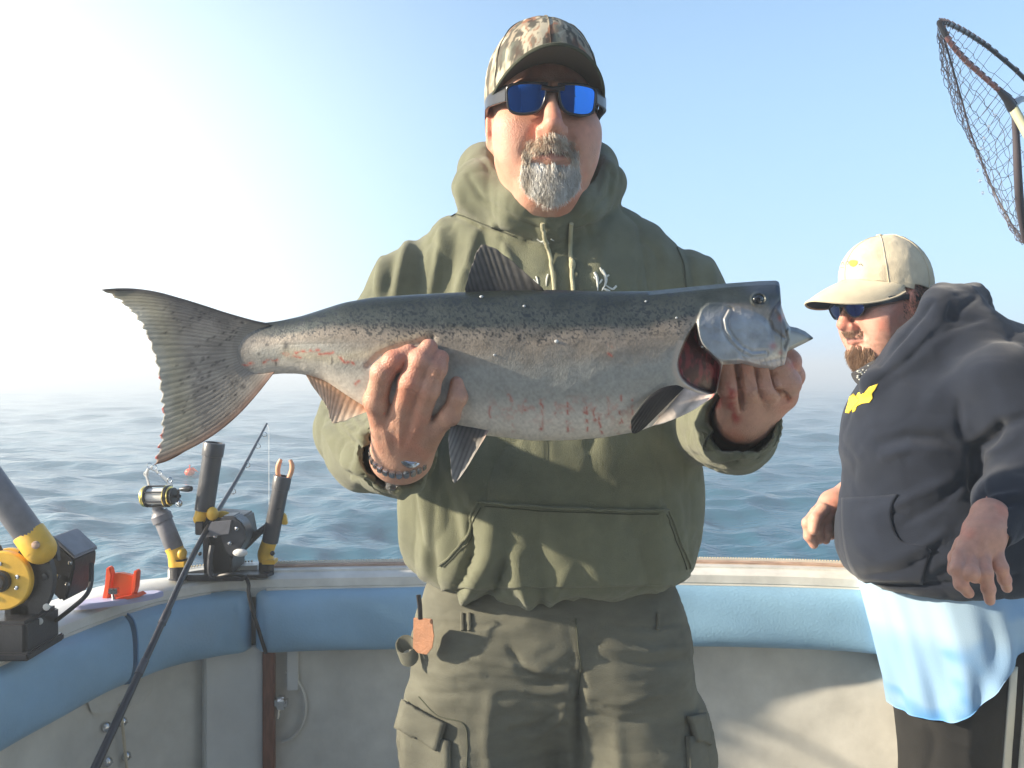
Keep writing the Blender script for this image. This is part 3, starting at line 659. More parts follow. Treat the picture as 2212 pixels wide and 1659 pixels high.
def glasses_build(O, R, parent, lens_mat, w0=.1115, Rw=.19, v0=.0005, wide=1.0, sporty=False, tw=.087):
    def S(s, h, off=0.0):
        a = s/Rw; r = Rw+off; return O+R@np.array([r*math.sin(a)*1.0, v0+h, w0-Rw+r*math.cos(a)+.17*h])
    if not sporty:
        outl = [(.0070, .0190), (.030, .0205), (.050, .0200), (.0635, .0160), (.0645, .002), (.0610, -.0160), (.048, -.0225), (.030, -.0225), (.0170, -.0180), (.0095, -.004)]
    else:
        outl = [(.0075, .0130), (.030, .0175), (.050, .0150), (.0660, .0080), (.0660, .000), (.0580, -.0110), (.046, -.0190), (.030, -.0200), (.0170, -.0130), (.0090, -.001)]
    P = smooth_curve(outl+[outl[0]], 48)[:-1]; c = P.mean(0)
    for s in (-1, 1):
        Pi = P; ri = c+(P-c)*np.array([.91, .86])                                # lens opening
        n = len(P); V = []; 
        for ring, off in ((Pi, .0028), (ri, .0024), (ri, -.002), (Pi, -.0025)):
            for x, h in ring: V.append(S(s*x, h, off))
        F = []
        for q in range(4):
            for j in range(n): a, b_ = q*n+j, q*n+(j+1) % n; c_, d_ = ((q+1) % 4)*n+(j+1) % n, ((q+1) % 4)*n+j; F.append((a, b_, c_, d_) if s > 0 else (d_, c_, b_, a))
        rim = mesh_np('rim', np.array(V), F, M['frame'], parent)
        V = []; rings = [1.03, .8, .6, .4, .2]
        for k, m in enumerate(rings):
            for x, h in (c+(ri-c)*m): V.append(S(s*x, h, .0006))
        V.append(S(s*c[0], c[1], .0006)); F = []
        for k in range(len(rings)-1):
            for j in range(n): q = (k*n+j, k*n+(j+1) % n, (k+1)*n+(j+1) % n, (k+1)*n+j); F.append(q if s > 0 else q[::-1])
        for j in range(n): q = ((len(rings)-1)*n+j, (len(rings)-1)*n+(j+1) % n, len(rings)*n); F.append(q if s > 0 else q[::-1])
        mesh_np('lens', np.array(V), F, lens_mat, parent)
        # temple arm from the hinge back over the ear
        b = MB(); pts = []
        A = S(s*.064, .008, 0); B_ = O+R@np.array([s*tw*wide, v0+.010, .045]); C_ = O+R@np.array([s*(tw-.001)*wide, v0+.009, .00]); D_ = O+R@np.array([s*.0835*wide, -.008, -.030])
        pc = smooth_curve([A, (A+B_)/2+R@np.array([s*.004, 0, 0]), B_, C_, D_], 18); up = R[:, 1]; sd = R[:, 0]*s; V = []; F = []
        for i, p in enumerate(pc):
            t = i/17; hh = (.0115*(1-t)+.0045*t) if not sporty else (.010*(1-t)+.004*t); tt = .0022; V += [p+up*hh-sd*tt, p+up*hh+sd*tt, p-up*hh+sd*tt, p-up*hh-sd*tt]
        F = [(i*4+j, i*4+(j+1) % 4, (i+1)*4+(j+1) % 4, (i+1)*4+j) for i in range(17) for j in range(4)]+[(0, 3, 2, 1), (68, 69, 70, 71)]
        b.add(V, F); b.build('temple_arm', M['frame'], parent, bevel=.0007)
    b = MB(); pc = [S(x, .0130-.002*(1-(x/.013)**2) if abs(x) < .013 else .0130, .0) for x in np.linspace(-.016, .016, 9)]; b.tube(pc, [.0070, .0062, .0062, .0070], 10, flat=.6); b.build('bridge', M['frame'], parent)

# ---------------------------------------------------------------- the man holding the fish
man = thing('person', (.04, 1.34, ZD), 'bearded man in camouflage cap, mirrored sunglasses and olive hoodie holding up a large fish', 'person')
O1 = Q(1172, 262, 1.30); R1 = frame_rot(5, 0, 0)
HV, HF, HN, L1 = head_mesh(O1, R1, wide=.965, jaw=.97)
hc = head_cols(HV, O1, R1, (.56, .31, .22))
# right hand (left in the photo): fingers up over the fish
ch = [QP([(826, 922, .905, .0125), (813, 866, .886, .0125), (827, 805, .868, .0115), (850, 781, .866, .0105), (884, 763, .870, .0095)]),
      QP([(862, 905, .893, .0120), (886, 828, .866, .0116), (908, 780, .862, .0106), (926, 751, .866, .0092)]),
      QP([(903, 912, .893, .0115), (926, 842, .868, .0108), (943, 796, .864, .0100), (952, 774, .867, .0088)]),
      QP([(938, 926, .900, .0110), (971, 898, .886, .0102), (989, 858, .878, .0092), (987, 826, .880, .0082)]),
      QP([(858, 960, .945, .0150), (845, 890, .985, .0130), (870, 835, .990, .0115), (895, 800, .985, .0100)])]
bl = [(Q(826, 925, .906), Q(846, 985, .945), .0125, .022), (Q(862, 912, .898), Q(860, 990, .945), .0125, .022), (Q(903, 918, .898), Q(878, 985, .945), .0125, .022), (Q(936, 930, .902), Q(892, 980, .945), .0125, .021), (Q(866, 985, .945), Q(835, 975, 1.08), .0275, .034)]
lo, hi = bbox([p for c in ch for p, r in c]+[b[1] for b in bl]); AV, AF, AN = hand_mesh(ch, bl, lo, hi)
# tendons and knuckle relief on the back of the hand
AV = folds(AV, AN, [([(866, 905), (862, 975)], 7, .0016), ([(904, 915), (876, 975)], 7, .0014), ([(828, 925), (842, 975)], 7, .0012), ([(888, 828), (889, 829)], 9, .0012), ([(898, 795), (912, 802)], 2.2, -.0009), ([(936, 815), (948, 820)], 2.2, -.0009), ([(878, 842), (898, 848)], 2.2, -.0008)])
ac = skin_col(AV, (.50, .285, .205)); px, py = topx(AV); m = sstep(870, 780, py)[:, None]*.35; ac = ac*(1-m)+ac*np.array([1.02, .78, .78])*m
# left hand (right in the photo): hooked under the gill cover
ch2 = [QP([(1588, 880, 0.976, .0135), (1578, 838, 0.953, .0134), (1567, 778, 0.950, .0122), (1568, 725, 0.964, .010)]),
       QP([(1630, 880, 0.976, .0135), (1622, 838, 0.951, .0134), (1612, 788, 0.948, .0122), (1610, 735, 0.964, .010)]),
       QP([(1666, 876, 0.976, .0130), (1661, 840, 0.952, .0130), (1650, 795, 0.950, .0118), (1648, 745, 0.964, .010)]),
       QP([(1694, 858, 0.979, .0140), (1700, 828, 0.956, .0145), (1684, 795, 0.952, .0125), (1672, 760, 0.964, .010)]),
       QP([(1690, 858, .985, .0160), (1712, 812, .975, .0125), (1706, 780, .962, .0115), (1690, 755, .960, .0100)])]
bl2 = [(Q(1590, 872, .972), Q(1598, 898, 1.0), .0165, .024), (Q(1630, 870, .972), Q(1606, 900, 1.0), .0160, .024), (Q(1665, 865, .975), Q(1615, 900, 1.0), .0165, .024), (Q(1690, 852, .978), Q(1625, 895, 1.0), .0175, .024), (Q(1604, 895, 1.0), Q(1590, 930, 1.11), .029, .035)]
lo, hi = bbox([p for c in ch2 for p, r in c]+[b[1] for b in bl2]); BV, BF, BN = hand_mesh(ch2, bl2, lo, hi)
BV = folds(BV, BN, [([(1590, 775), (1601, 835), (1603, 885)], 4.5, -.0100), ([(1632, 785), (1643, 835), (1644, 858)], 4, -.0085), ([(1667, 795), (1678, 836), (1704, 864)], 4.5, -.0095), ([(1578, 850), (1579, 851)], 12, .003), ([(1622, 848), (1623, 849)], 12, .003), ([(1662, 845), (1663, 846)], 11, .003), ([(1560, 838), (1596, 836)], 2.5, -.0008), ([(1605, 838), (1640, 836)], 2.5, -.0008)])
bc = skin_col(BV, (.52, .29, .21)); px, py = topx(BV)
bn = fbm(BV*90, 3, 77)
for pts, wd, st in (([(1582, 850), (1578, 878), (1590, 905)], 11, .8), ([(1556, 866), (1540, 880)], 13, .75), ([(1572, 830), (1586, 858)], 7, .5), ([(1708, 775), (1712, 790)], 11, .6)):
    d, t = seg_dist(px, py, pts); m = (np.exp(-(d/wd)**2)*st*sstep(.30, .55, bn))[:, None]; bc = bc*(1-m)+np.array([.38, .045, .035])*m
def inner_body(chs, blobs, lo, hi, base):
    f = Field(lo, hi, .011)
    for c_ in chs: f.chain(QP(c_), .03)
    for p, r in blobs: f.ell(p, r, None, .03)
    V, F, N = f.mesh(2); return V, F, skin_col(V, base)
IB = inner_body([[(1175, 400, 1.34, .060), (1185, 560, 1.39, .075), (1190, 900, 1.39, .105), (1190, 1250, 1.39, .11)], [(1040, 640, 1.40, .055), (890, 655, 1.37, .048), (792, 800, 1.33, .042), (785, 925, 1.24, .040), (812, 962, 1.12, .036), (845, 978, 1.02, .030)], [(1330, 640, 1.40, .055), (1462, 655, 1.37, .048), (1545, 800, 1.33, .042), (1560, 910, 1.26, .040), (1580, 922, 1.14, .038), (1592, 918, 1.06, .032)]], [], np.array([-.36, .95, HC-.50]), np.array([.46, 1.55, HC+.40]), (.56, .31, .22))
V, F, C = merge([(HV, HF, hc), (AV, AF, ac), (BV, BF, bc), IB]); mesh_np('body', V, F, M['skin'], man, col=C)
def nails(lst, parent):
    for x, y, d, ang, rw, rl in lst:
        b = MB(); b.ball((0, 0, 0), 1, (rw, .0012, rl), 12); c = math.cos(ang); s = math.sin(ang)
        b.V = [tuple(np.array([v[0]*c+v[2]*s, v[1], -v[0]*s+v[2]*c])+Q(x, y, d)) for v in b.V]; b.build('fingernail', M['nail'], parent)
nails([(987, 829, .8728, -.05, .0044, .0060)], man)
# glasses, cap
glasses_build(O1, R1, man, M['lens'])
cap_build(O1, R1, man, M['camo'], True)
# hood, sweatshirt
def hoodie1():
    lo = np.array([-.36, .88, HC-.42]); hi = np.array([.48, 1.58, HC+.40]); f = Field(lo, hi, .0044)
    f.ell(Q(1190, 740, 1.37), (.225, .135, .235), None, .03); f.ell(Q(1192, 1075, 1.355), (.242, .150, .285), None, .04)
    f.chain(QP([(1165, 490, 1.38, .080), (1010, 562, 1.38, .070), (896, 628, 1.37, .064)]), .035); f.chain(QP([(1190, 490, 1.38, .080), (1340, 568, 1.38, .070), (1462, 640, 1.37, .064)]), .035)
    f.chain(QP([(888, 635, 1.37, .068), (800, 780, 1.32, .064), (778, 920, 1.24, .060)]), .03); f.chain(QP([(778, 928, 1.24, .060), (806, 960, 1.12, .057), (852, 982, .985, .049)]), .03)
    f.chain(QP([(1462, 632, 1.37, .068), (1540, 780, 1.33, .068), (1560, 910, 1.27, .064)]), .03); f.chain(QP([(1562, 912, 1.27, .064), (1576, 920, 1.14, .059), (1597, 922, 1.005, .050)]), .03)
    # hood rolls
    rg = [(1190, 486, 1.262, .025), (1120, 456, 1.265, .032), (1042, 408, 1.315, .041), (1052, 372, 1.40, .045), (1165, 340, 1.46, .045), (1275, 365, 1.42, .042), (1296, 400, 1.33, .038), (1250, 452, 1.27, .030), (1190, 486, 1.262, .025)]
    f.chain(QP(rg), .022)
    f.cap(Q(1182, 462, 1.318), Q(1180, 300, 1.34), .074, .088, .012, True)
    # sleeve mouths
    f.cap(Q(855, 985, .975), Q(862, 990, .91), .034, .036, .008, True); f.cap(Q(850, 980, 1.03), Q(855, 985, .96), .034, .036, .005, True)
    f.cap(Q(1598, 915, 1.0), Q(1602, 905, .94), .036, .038, .008, True); f.cap(Q(1596, 920, 1.06), Q(1599, 912, .99), .035, .037, .005, True)
    f.plane_cut((.05, 1.22, HC-.352), (0.02, .16, -1), .045)
    V, F, N = f.mesh(2)
    fl = [([(887, 495), (872, 560), (852, 640)], 11, .010), ([(955, 480), (946, 560), (930, 640)], 10, .008), ([(1025, 500), (1012, 570), (985, 640)], 12, .010), ([(1066, 490), (1086, 530), (1110, 580)], 12, .008), ([(826, 560), (815, 640)], 10, .008),
          ([(905, 500), (905, 640)], 12, -.008), ([(985, 500), (965, 640)], 13, -.007), ([(850, 560), (838, 640)], 8, -.006), ([(1046, 510), (1046, 600)], 12, -.006),
          ([(1462, 500), (1492, 560), (1500, 640)], 8, -.006), ([(1530, 560), (1545, 620)], 10, .006), ([(1420, 480), (1440, 560), (1430, 620)], 16, .004), ([(1330, 470), (1300, 540), (1290, 600)], 18, .004), ([(1240, 510), (1250, 600)], 14, -.003),
          # hood creases
          ([(1010, 380), (1040, 430), (1120, 480), (1180, 500)], 6, -.006), ([(985, 400), (1000, 445), (1060, 490)], 10, .005), ([(1325, 360), (1318, 420), (1260, 475), (1215, 500)], 6, -.005), ([(968, 455), (1040, 492), (1120, 512)], 5, -.007), ([(1345, 440), (1290, 488), (1230, 505)], 5, -.006),
          # lower front
          ([(868, 1060), (872, 1150), (880, 1230)], 12, .008), ([(905, 1050), (925, 1140), (915, 1240)], 14, .008), ([(1060, 1130), (1060, 1200), (1020, 1270), (975, 1310)], 16, .018), ([(1116, 1200), (1122, 1260), (1138, 1290), (1152, 1315)], 14, .013), ([(1090, 1215), (1070, 1275), (1040, 1310)], 13, -.014),
          ([(1012, 1110), (1020, 1190), (990, 1270), (980, 1295)], 12, -.015), ([(985, 1060), (1000, 1110)], 14, -.008), ([(940, 1010), (970, 1110), (990, 1180)], 18, -.012), ([(1160, 1130), (1170, 1240), (1168, 1310)], 22, -.008), ([(1230, 1230), (1190, 1300), (1180, 1330)], 12, .008), ([(1260, 1120), (1280, 1220), (1330, 1290)], 24, .006), ([(1380, 1000), (1370, 1120), (1390, 1260)], 26, -.006), ([(1425, 1100), (1430, 1200), (1420, 1300)], 18, .006), ([(1470, 1100), (1482, 1200), (1490, 1280)], 18, .006),
          ([(1100, 1325), (1180, 1318), (1240, 1300), (1340, 1312), (1450, 1290)], 6, -.007), ([(1340, 1318), (1420, 1305), (1490, 1280)], 6, .006), ([(960, 1280), (1000, 1312), (1090, 1322)], 5, -.006),
          # sleeves
          ([(704, 930), (740, 990), (790, 1030), (850, 1048)], 8, .009), ([(712, 905), (760, 960), (800, 1000), (840, 1020)], 6, -.008), ([(735, 900), (770, 940), (800, 965)], 8, .008), ([(725, 965), (755, 1020), (800, 1046)], 6, -.008), ([(760, 895), (785, 935), (798, 975), (815, 1005)], 5, .007), ([(700, 880), (720, 905)], 8, -.006), ([(745, 1000), (770, 1040)], 5, .006),
          ([(1500, 935), (1560, 962), (1650, 940)], 7, -.010), ([(1495, 905), (1540, 940), (1620, 945), (1672, 915)], 7, .008), ([(1490, 960), (1540, 990), (1610, 985), (1660, 950)], 9, .008), ([(1500, 985), (1560, 1008), (1620, 990)], 6, -.006), ([(1515, 925), (1545, 955), (1600, 972)], 6, -.006)]
    V = folds(V, N, fl); n1 = fbm(V*np.array([9, 9, 4.5]), 3, 40)-.5; n2 = fbm(V*np.array([30, 30, 18]), 2, 41)-.5
    V = V+N*(n1*.010+n2*.0035)[:, None]; V = creases(V, N, V*np.array([13, 13, 5.5]), .0040, 1); return laplace(V, F, .3), F
HoV, HoF = hoodie1(); hoodie = mesh_np('hoodie', HoV, HoF, M['hoodie'], man)
B1 = bvh_of(HoV, HoF)
# kangaroo pocket laid on the front
def pocket(bvh, m, parent, top, lft, rgt, bot, off=.0042):
    n, mm = 26, 46; G = np.zeros((n, mm, 2)); Lc = smooth_curve(lft, n); Rc = smooth_curve(rgt, n)
    for i in range(n):
        for j in range(mm): G[i, j] = Lc[i]+(Rc[i]-Lc[i])*j/(mm-1)+np.array([0, 5*math.sin(PI*j/(mm-1))*(1-i/(n-1))])
    V, F = drape(bvh, G, off, .006); return mesh_np('pocket', V, F, m, parent), G
pk, G = pocket(B1, M['hoodie'], hoodie, None, [(1034, 1084), (1020, 1120), (1004, 1165), (975, 1200), (950, 1222), (950, 1250), (956, 1272)], [(1440, 1102), (1452, 1130), (1465, 1165), (1480, 1200), (1488, 1228), (1488, 1246), (1482, 1262)], None)
b = MB()
for ln in (G[0], G[:17, 0], G[:17, -1]): b.tube([hit(B1, x, y, .0050) for x, y in ln], .0019, 6)
b.build('pocket_hem', M['hoodie'], hoodie)
b = MB(); b.tube([hit(B1, x+8, y+3, .0046) for x, y in G[1:17, 0]], .0009, 5); b.tube([hit(B1, x, y+8, .0046) for x, y in G[0][2:-2]], .0008, 5); b.tube([hit(B1, x-8, y+3, .0046) for x, y in G[1:17, -1]], .0009, 5); b.build('stitching', M['hoodie_in'], hoodie, kind='stuff')
# shoulder seam, drawcords
b = MB(); b.tube([hit(B1, *p, .0006) for p in smooth_curve([(975, 462), (1000, 466), (1060, 490), (1110, 510)], 20)], .0013, 5); b.build('seam', M['hoodie_in'], hoodie); b = MB(); b.tube([hit(B1, *p, .0006) for p in smooth_curve([(1462, 535), (1476, 570), (1480, 605), (1484, 640)], 20)], .0013, 5); b.build('seam', M['hoodie_in'], hoodie)
for pts in ([(1172, 482), (1180, 520), (1190, 570), (1197, 625), (1200, 670)], [(1231, 480), (1229, 520), (1232, 575), (1236, 625), (1237, 680)]):
    b = MB(); b.tube([hit(B1, *p, .0042) for p in smooth_curve(pts, 24)], .0031, 8); o = b.build('drawcord', M['cord'], hoodie)
b = MB(); b.ball(hit(B1, 1233, 575, .005), .0062, (.8, .6, 1.5)); b.build('cord_knot', M['cord'], hoodie)
# white antler print either side of the cords (the fish hides the rest)
def strokes(bvh, lst, r=.0012, off=.0006):
    b = MB()
    for pts, w_ in lst: b.tube([hit(bvh, *p, off) for p in smooth_curve(pts, 9)], [r*w_*.9, r*w_, r*w_*.35], 6)
    return b
ST = [([(1158, 597), (1161, 606), (1163, 618)], 1.1), ([(1184, 593), (1181, 605), (1180, 618)], 1.2), ([(1152, 604), (1160, 611)], .7), ([(1284, 588), (1290, 602), (1291, 628)], 2.0), ([(1300, 583), (1307, 596), (1308, 612), (1300, 628)], 2.2), ([(1296, 578), (1302, 592)], 1.2), ([(1315, 594), (1307, 600)], 1.4), ([(1331, 618), (1322, 625), (1308, 616)], 1.6), ([(1317, 630), (1300, 622)], 1.7), ([(1282, 598), (1290, 606)], 1.1), ([(1300, 604), (1294, 614)], 1.4), ([(1160, 516), (1170, 522), (1180, 518), (1186, 526)], 1.0), ([(1172, 520), (1178, 530)], .9), ([(1190, 516), (1197, 520)], .8)]
for lo_x, hi_x, lo_y in ((1140, 1240, 560), (1240, 1400, 560), (1140, 1240, 500)):
    q_ = [s_ for s_ in ST if lo_x <= s_[0][0][0] < hi_x and (s_[0][0][1] >= 560) == (lo_y == 560)]
    strokes(B1, q_).build('antler_print', M['print'], hoodie)
# cuffs
for c0, c1, r in ((Q(851, 981, 1.0), Q(857, 984, .972), .0425), (Q(1597, 919, 1.022), Q(1600, 913, .992), .0430)):
    b = MB(); T = (c1-c0)/np.linalg.norm(c1-c0); N0 = np.cross(T, [0, 0, 1]); N0 /= np.linalg.norm(N0); B0 = np.cross(T, N0); V = []; n = 72; rows = [(0, r+.003), (.5, r+.0045), (1, r+.002), (1, r-.004), (.5, r-.005), (0, r-.004)]
    for t, rr in rows:
        for j in range(n): a = 2*PI*j/n; q = rr+(.0011 if j % 2 else 0); V.append(c0+(c1-c0)*t*1.15+(N0*math.cos(a)+B0*math.sin(a))*q)
    b.add(V, [(i*n+j, i*n+(j+1) % n, ((i+1) % 6)*n+(j+1) % n, ((i+1) % 6)*n+j) for i in range(6) for j in range(n)]); b.build('cuff', M['hoodie'], hoodie)
# wrist watch: steel links and case on the right wrist
b = MB(); c0 = Q(864, 981, .935); ax = Q(866, 975, .93)-Q(840, 975, 1.06); ax /= np.linalg.norm(ax)
T = np.array(Q(862, 940, .92)-Q(864, 985, .95)); T = T/np.linalg.norm(T); N0 = np.cross(T, [0, 1, 0]); N0 /= np.linalg.norm(N0); B0 = np.cross(T, N0)
wb = thing('wrist_watch', tuple(c0), 'steel wrist watch at the edge of the sleeve under the hand near the tail', 'watch')
for k in range(26):
    a = 2*PI*k/26; p = c0+N0*math.cos(a)*.0315+B0*math.sin(a)*.0270
    b.box(p, (.0062, .0055, .0100), Matrix([(N0*-math.sin(a)+B0*math.cos(a)), (N0*math.cos(a)+B0*math.sin(a)), T]).transposed(), bev=.2)
b.build('link_bracelet', M['steel'], wb)
b = MB(); q = Q(884, 990, .921); b.lathe(q, q+np.array([.0025, -.006, .003]), [(0, .0105), (.4, .0125), (.8, .0125), (1, .010)], 24); b.build('watch_case', M['steel'], wb)
b = MB(); q2 = q+np.array([.0025, -.0062, .0031]); b.lathe(q2, q2+np.array([.0003, -.0008, .0004]), [(0, .0095), (1, .0090)], 24); b.build('watch_dial', M['steel'], wb)
# trousers
def pants1():
    f = Field(np.array([-.28, 1.13, ZD+.05]), np.array([.43, 1.58, HC-.27]), .0052)
    f.ell(Q(1188, 1360, 1.37), (.214, .132, .20), None, .03)
    f.chain(QP([(1045, 1430, 1.36, .116), (1038, 1640, 1.36, .112), (1030, 1950, 1.36, .088), (1020, 2460, 1.38, .072)]), .035)
    f.chain(QP([(1340, 1430, 1.36, .116), (1368, 1640, 1.36, .115), (1385, 1950, 1.36, .090), (1395, 2460, 1.38, .072)]), .035)
    f.ell(Q(905, 1590, 1.33), (.030, .05, .075), None, .03); f.ell(Q(1500, 1620, 1.36), (.030, .05, .075), None, .03)
    f.plane_cut((0, 0, HC-.325), (0, 0, 1), .01); V, F, N = f.mesh(2)
    fl = [([(1243, 1335), (1250, 1420), (1254, 1480)], 3.5, .004), ([(1252, 1460), (1248, 1560), (1246, 1700)], 10, -.016), ([(1000, 1420), (1120, 1440), (1230, 1460)], 6, .005), ([(1050, 1462), (1150, 1480), (1240, 1478)], 7, -.005), ([(1130, 1490), (1190, 1500), (1236, 1492)], 7, .005), ([(1100, 1400), (1130, 1445), (1200, 1480)], 7, -.005),
          ([(1240, 1500), (1200, 1560), (1150, 1600)], 10, .005), ([(1245, 1520), (1160, 1570), (1100, 1580)], 8, -.005), ([(1260, 1500), (1340, 1520), (1420, 1500)], 9, .004), ([(1262, 1540), (1340, 1560), (1440, 1550)], 8, -.004), ([(1300, 1400), (1400, 1408), (1480, 1400)], 6, .004), ([(1290, 1425), (1400, 1436), (1490, 1424)], 6, -.004), ([(900, 1440), (960, 1460), (1040, 1450)], 6, .003), ([(890, 1490), (970, 1500), (1060, 1490)], 7, -.003),
          ([(930, 1345), (1040, 1352), (1100, 1350)], 4, -.003), ([(1300, 1350), (1400, 1356), (1480, 1345)], 4, -.003), ([(1060, 1500), (1050, 1600), (1060, 1700)], 12, .004), ([(1330, 1560), (1340, 1660), (1330, 1750)], 14, .004)]
    V = folds(V, N, fl); V = V+N*((fbm(V*np.array([12, 12, 16]), 3, 70)-.5)*.010+(fbm(V*np.array([40, 40, 60]), 2, 71)-.5)*.003)[:, None]; V = creases(V, N, V*np.array([5, 5, 19]), .0022, 2); return V, F
PV, PF = pants1(); pants = mesh_np('trousers', PV, PF, M['pants'], man); BP1 = bvh_of(PV, PF)
def flap(bvh, pts4, m, parent, off=.006, th=.004, n=10, name='pocket_flap', wav=.0):
    g = quadgrid(*pts4, n, n); V, F = drape(bvh, g, off, th); return mesh_np(name, V, F, m, parent)
flap(BP1, ((880, 1515), (968, 1560), (952, 1620), (866, 1572)), M['pants'], pants, .012, .008); flap(BP1, ((874, 1560), (975, 1600), (972, 1800), (872, 1800)), M['pants'], pants, .008, .008, name='cargo_pocket')
flap(BP1, ((1478, 1545), (1512, 1540), (1526, 1612), (1494, 1600)), M['pants'], pants, .012, .008); flap(BP1, ((1480, 1590), (1520, 1590), (1530, 1800), (1490, 1800)), M['pants'], pants, .008, .008, name='cargo_pocket')
b = MB(); b.tube([hit(BP1, *p, .0006) for p in smooth_curve([(1243, 1336), (1249, 1400), (1254, 1450), (1250, 1500)], 20)], .0012, 5); b.build('seam', M['hoodie_in'], pants); b = MB(); b.tube([hit(BP1, *p, .0006) for p in smooth_curve([(905, 1505), (945, 1545), (1000, 1562), (1010, 1600), (1008, 1660)], 20)], .0010, 5); b.build('seam', M['hoodie_in'], pants)
for x in (1000, 1015, 1420):
    b = MB(); b.tube([hit(BP1, x, y, .002) for y in np.linspace(1325, 1362, 5)], .0028, 6); b.build('belt_loop', M['pants'], pants)
# shoes
for x in (1020, 1395):
    p = Q(x, 2480, 1.38); b = MB(); b.ball((p[0], p[1]-.05, ZD+.055), 1, (.052, .15, .055), 20); b.build('shoe', M['rubber'], man)
    b = MB(); b.ball((p[0], p[1]-.05, ZD+.018), 1, (.057, .158, .018), 20); b.build('shoe_sole', M['tubegrey'], man)
# belt pouch: leather tag on a black strap and a ring holster on the hip
tagt = thing('belt_tool_sheath', tuple(Q(905, 1370, 1.24)), 'tan leather tag with black strap and round holster ring hanging at the hip', 'sheath')
ox = lambda x, y: (lambda h: h)(hit(BP1, max(x, 897), y, .006))
b = MB(); A = [(893, 1335), (934, 1338), (936, 1362), (938, 1374), (934, 1400), (922, 1415), (902, 1411), (892, 1400)]
P = [Q(x, y, 1.262-.0006*(x-892)) for x, y in A]; b.prism(P, (0, .004, 0)); b.build('leather_tag', M['leather'], tagt, bevel=.0008)
b = MB(); b.tube([Q(904, 1285, 1.235), Q(907, 1310, 1.235), Q(908, 1338, 1.236)], .0035, 6, flat=.5); b.build('strap', M['cable'], tagt)
b = MB(); V = []; n = 28; c0 = Q(875, 1392, 1.29); c1 = Q(884, 1420, 1.285)
for c, r in ((c0, .0165), (c0, .0190), (c1, .0180), (c1, .0155)):
    for j in range(n): a = 2*PI*j/n; V.append(c+np.array([math.cos(a)*r*.78, math.sin(a)*r*.7, math.sin(a)*r*.55+.0]))
b.add(V, [(i*n+j, i*n+(j+1) % n, ((i+1) % 4)*n+(j+1) % n, ((i+1) % 4)*n+j) for i in range(4) for j in range(n)]); b.build('holster_ring', M['pants'], tagt)
# beard: short grey moustache and long pale goatee
def beard(O, R, HV, HN, parent, zones, seed, name, cols, wid=.00038):
    P = (HV-O)@R; N = HN; rg = np.random.default_rng(seed); roots = []; nr = []; ds = []; ln = []; cc = []
    for mask_fn, n, d_fn, l_fn, c_fn in zones:
        idx = np.where(mask_fn(P))[0]; pick = rg.choice(idx, n); r = HV[pick]+rg.normal(0, .0009, (n, 3)); p = P[pick]; d = d_fn(p, rg); d = d@R.T; d = d+N[pick]*.35+rg.normal(0, .13, (n, 3)); d /= np.linalg.norm(d, axis=1)[:, None]
        roots.append(r); nr.append(N[pick]); ds.append(d); ln.append(l_fn(p, rg)); cc.append(c_fn(p, rg))
    V, F, C = strands(np.vstack(roots), np.vstack(nr), np.vstack(ds), np.concatenate(ln), np.full(sum(len(a) for a in ln), wid), .35, 4, seed, np.vstack(cc))
    return mesh_np(name, V, F, M['hair'], parent, col=C, kind='stuff')
nzc = lambda p, s, sc=120: fbm(p*np.array([sc, sc*.35, sc]), 2, s)
def moust(P): return (P[:, 2] > .070) & (P[:, 1] < -.0505-.12*np.abs(P[:, 0])) & (P[:, 1] > -.0712-.20*np.abs(P[:, 0])) & (np.abs(P[:, 0]) < .034)
def sidebd(P): return (P[:, 2] > .055) & (P[:, 1] < -.066) & (P[:, 1] > -.105) & (np.abs(P[:, 0]) < .041) & (np.abs(P[:, 0]) > .0275)
def goat(P): return (P[:, 2] > .040) & (P[:, 1] < -.0850-.006*vnoise(P*260, 3)) & (P[:, 1] > -.14) & ((P[:, 0]/.042)**2+((P[:, 1]+.099)/.034)**2 < 1) & (np.abs(P[:, 0]) < .0405-.0*np.abs(P[:, 1]))
def gcol(lo_, hi_, s):
    def f(p, rg):
        t = np.clip(nzc(p, s)*1.6-.3+rg.normal(0, .16, len(p)), 0, 1)[:, None]; return np.array(lo_)*(1-t)+np.array(hi_)*t
    return f
beard(O1, R1, HV, HN, man, [
    (moust, 1150, lambda p, rg: np.stack([p[:, 0]*18, np.full(len(p), -1.), np.full(len(p), .35)], 1), lambda p, rg: rg.uniform(.006, .0105, len(p)), gcol((.44, .34, .25), (.86, .78, .66), 4)),
    (sidebd, 520, lambda p, rg: np.stack([p[:, 0]*3, np.full(len(p), -1.), np.full(len(p), .15)], 1), lambda p, rg: rg.uniform(.008, .016, len(p)), gcol((.34, .27, .20), (.78, .72, .62), 6)),
    (goat, 8500, lambda p, rg: np.stack([-p[:, 0]*.5, np.full(len(p), -1.), np.full(len(p), .22)], 1), lambda p, rg: rg.uniform(-.002, .006, len(p))+.0095+.010*np.exp(-(p[:, 0]/.022)**2), gcol((.46, .41, .34), (1.0, 1.0, .97), 5))], 11, 'goatee', None)
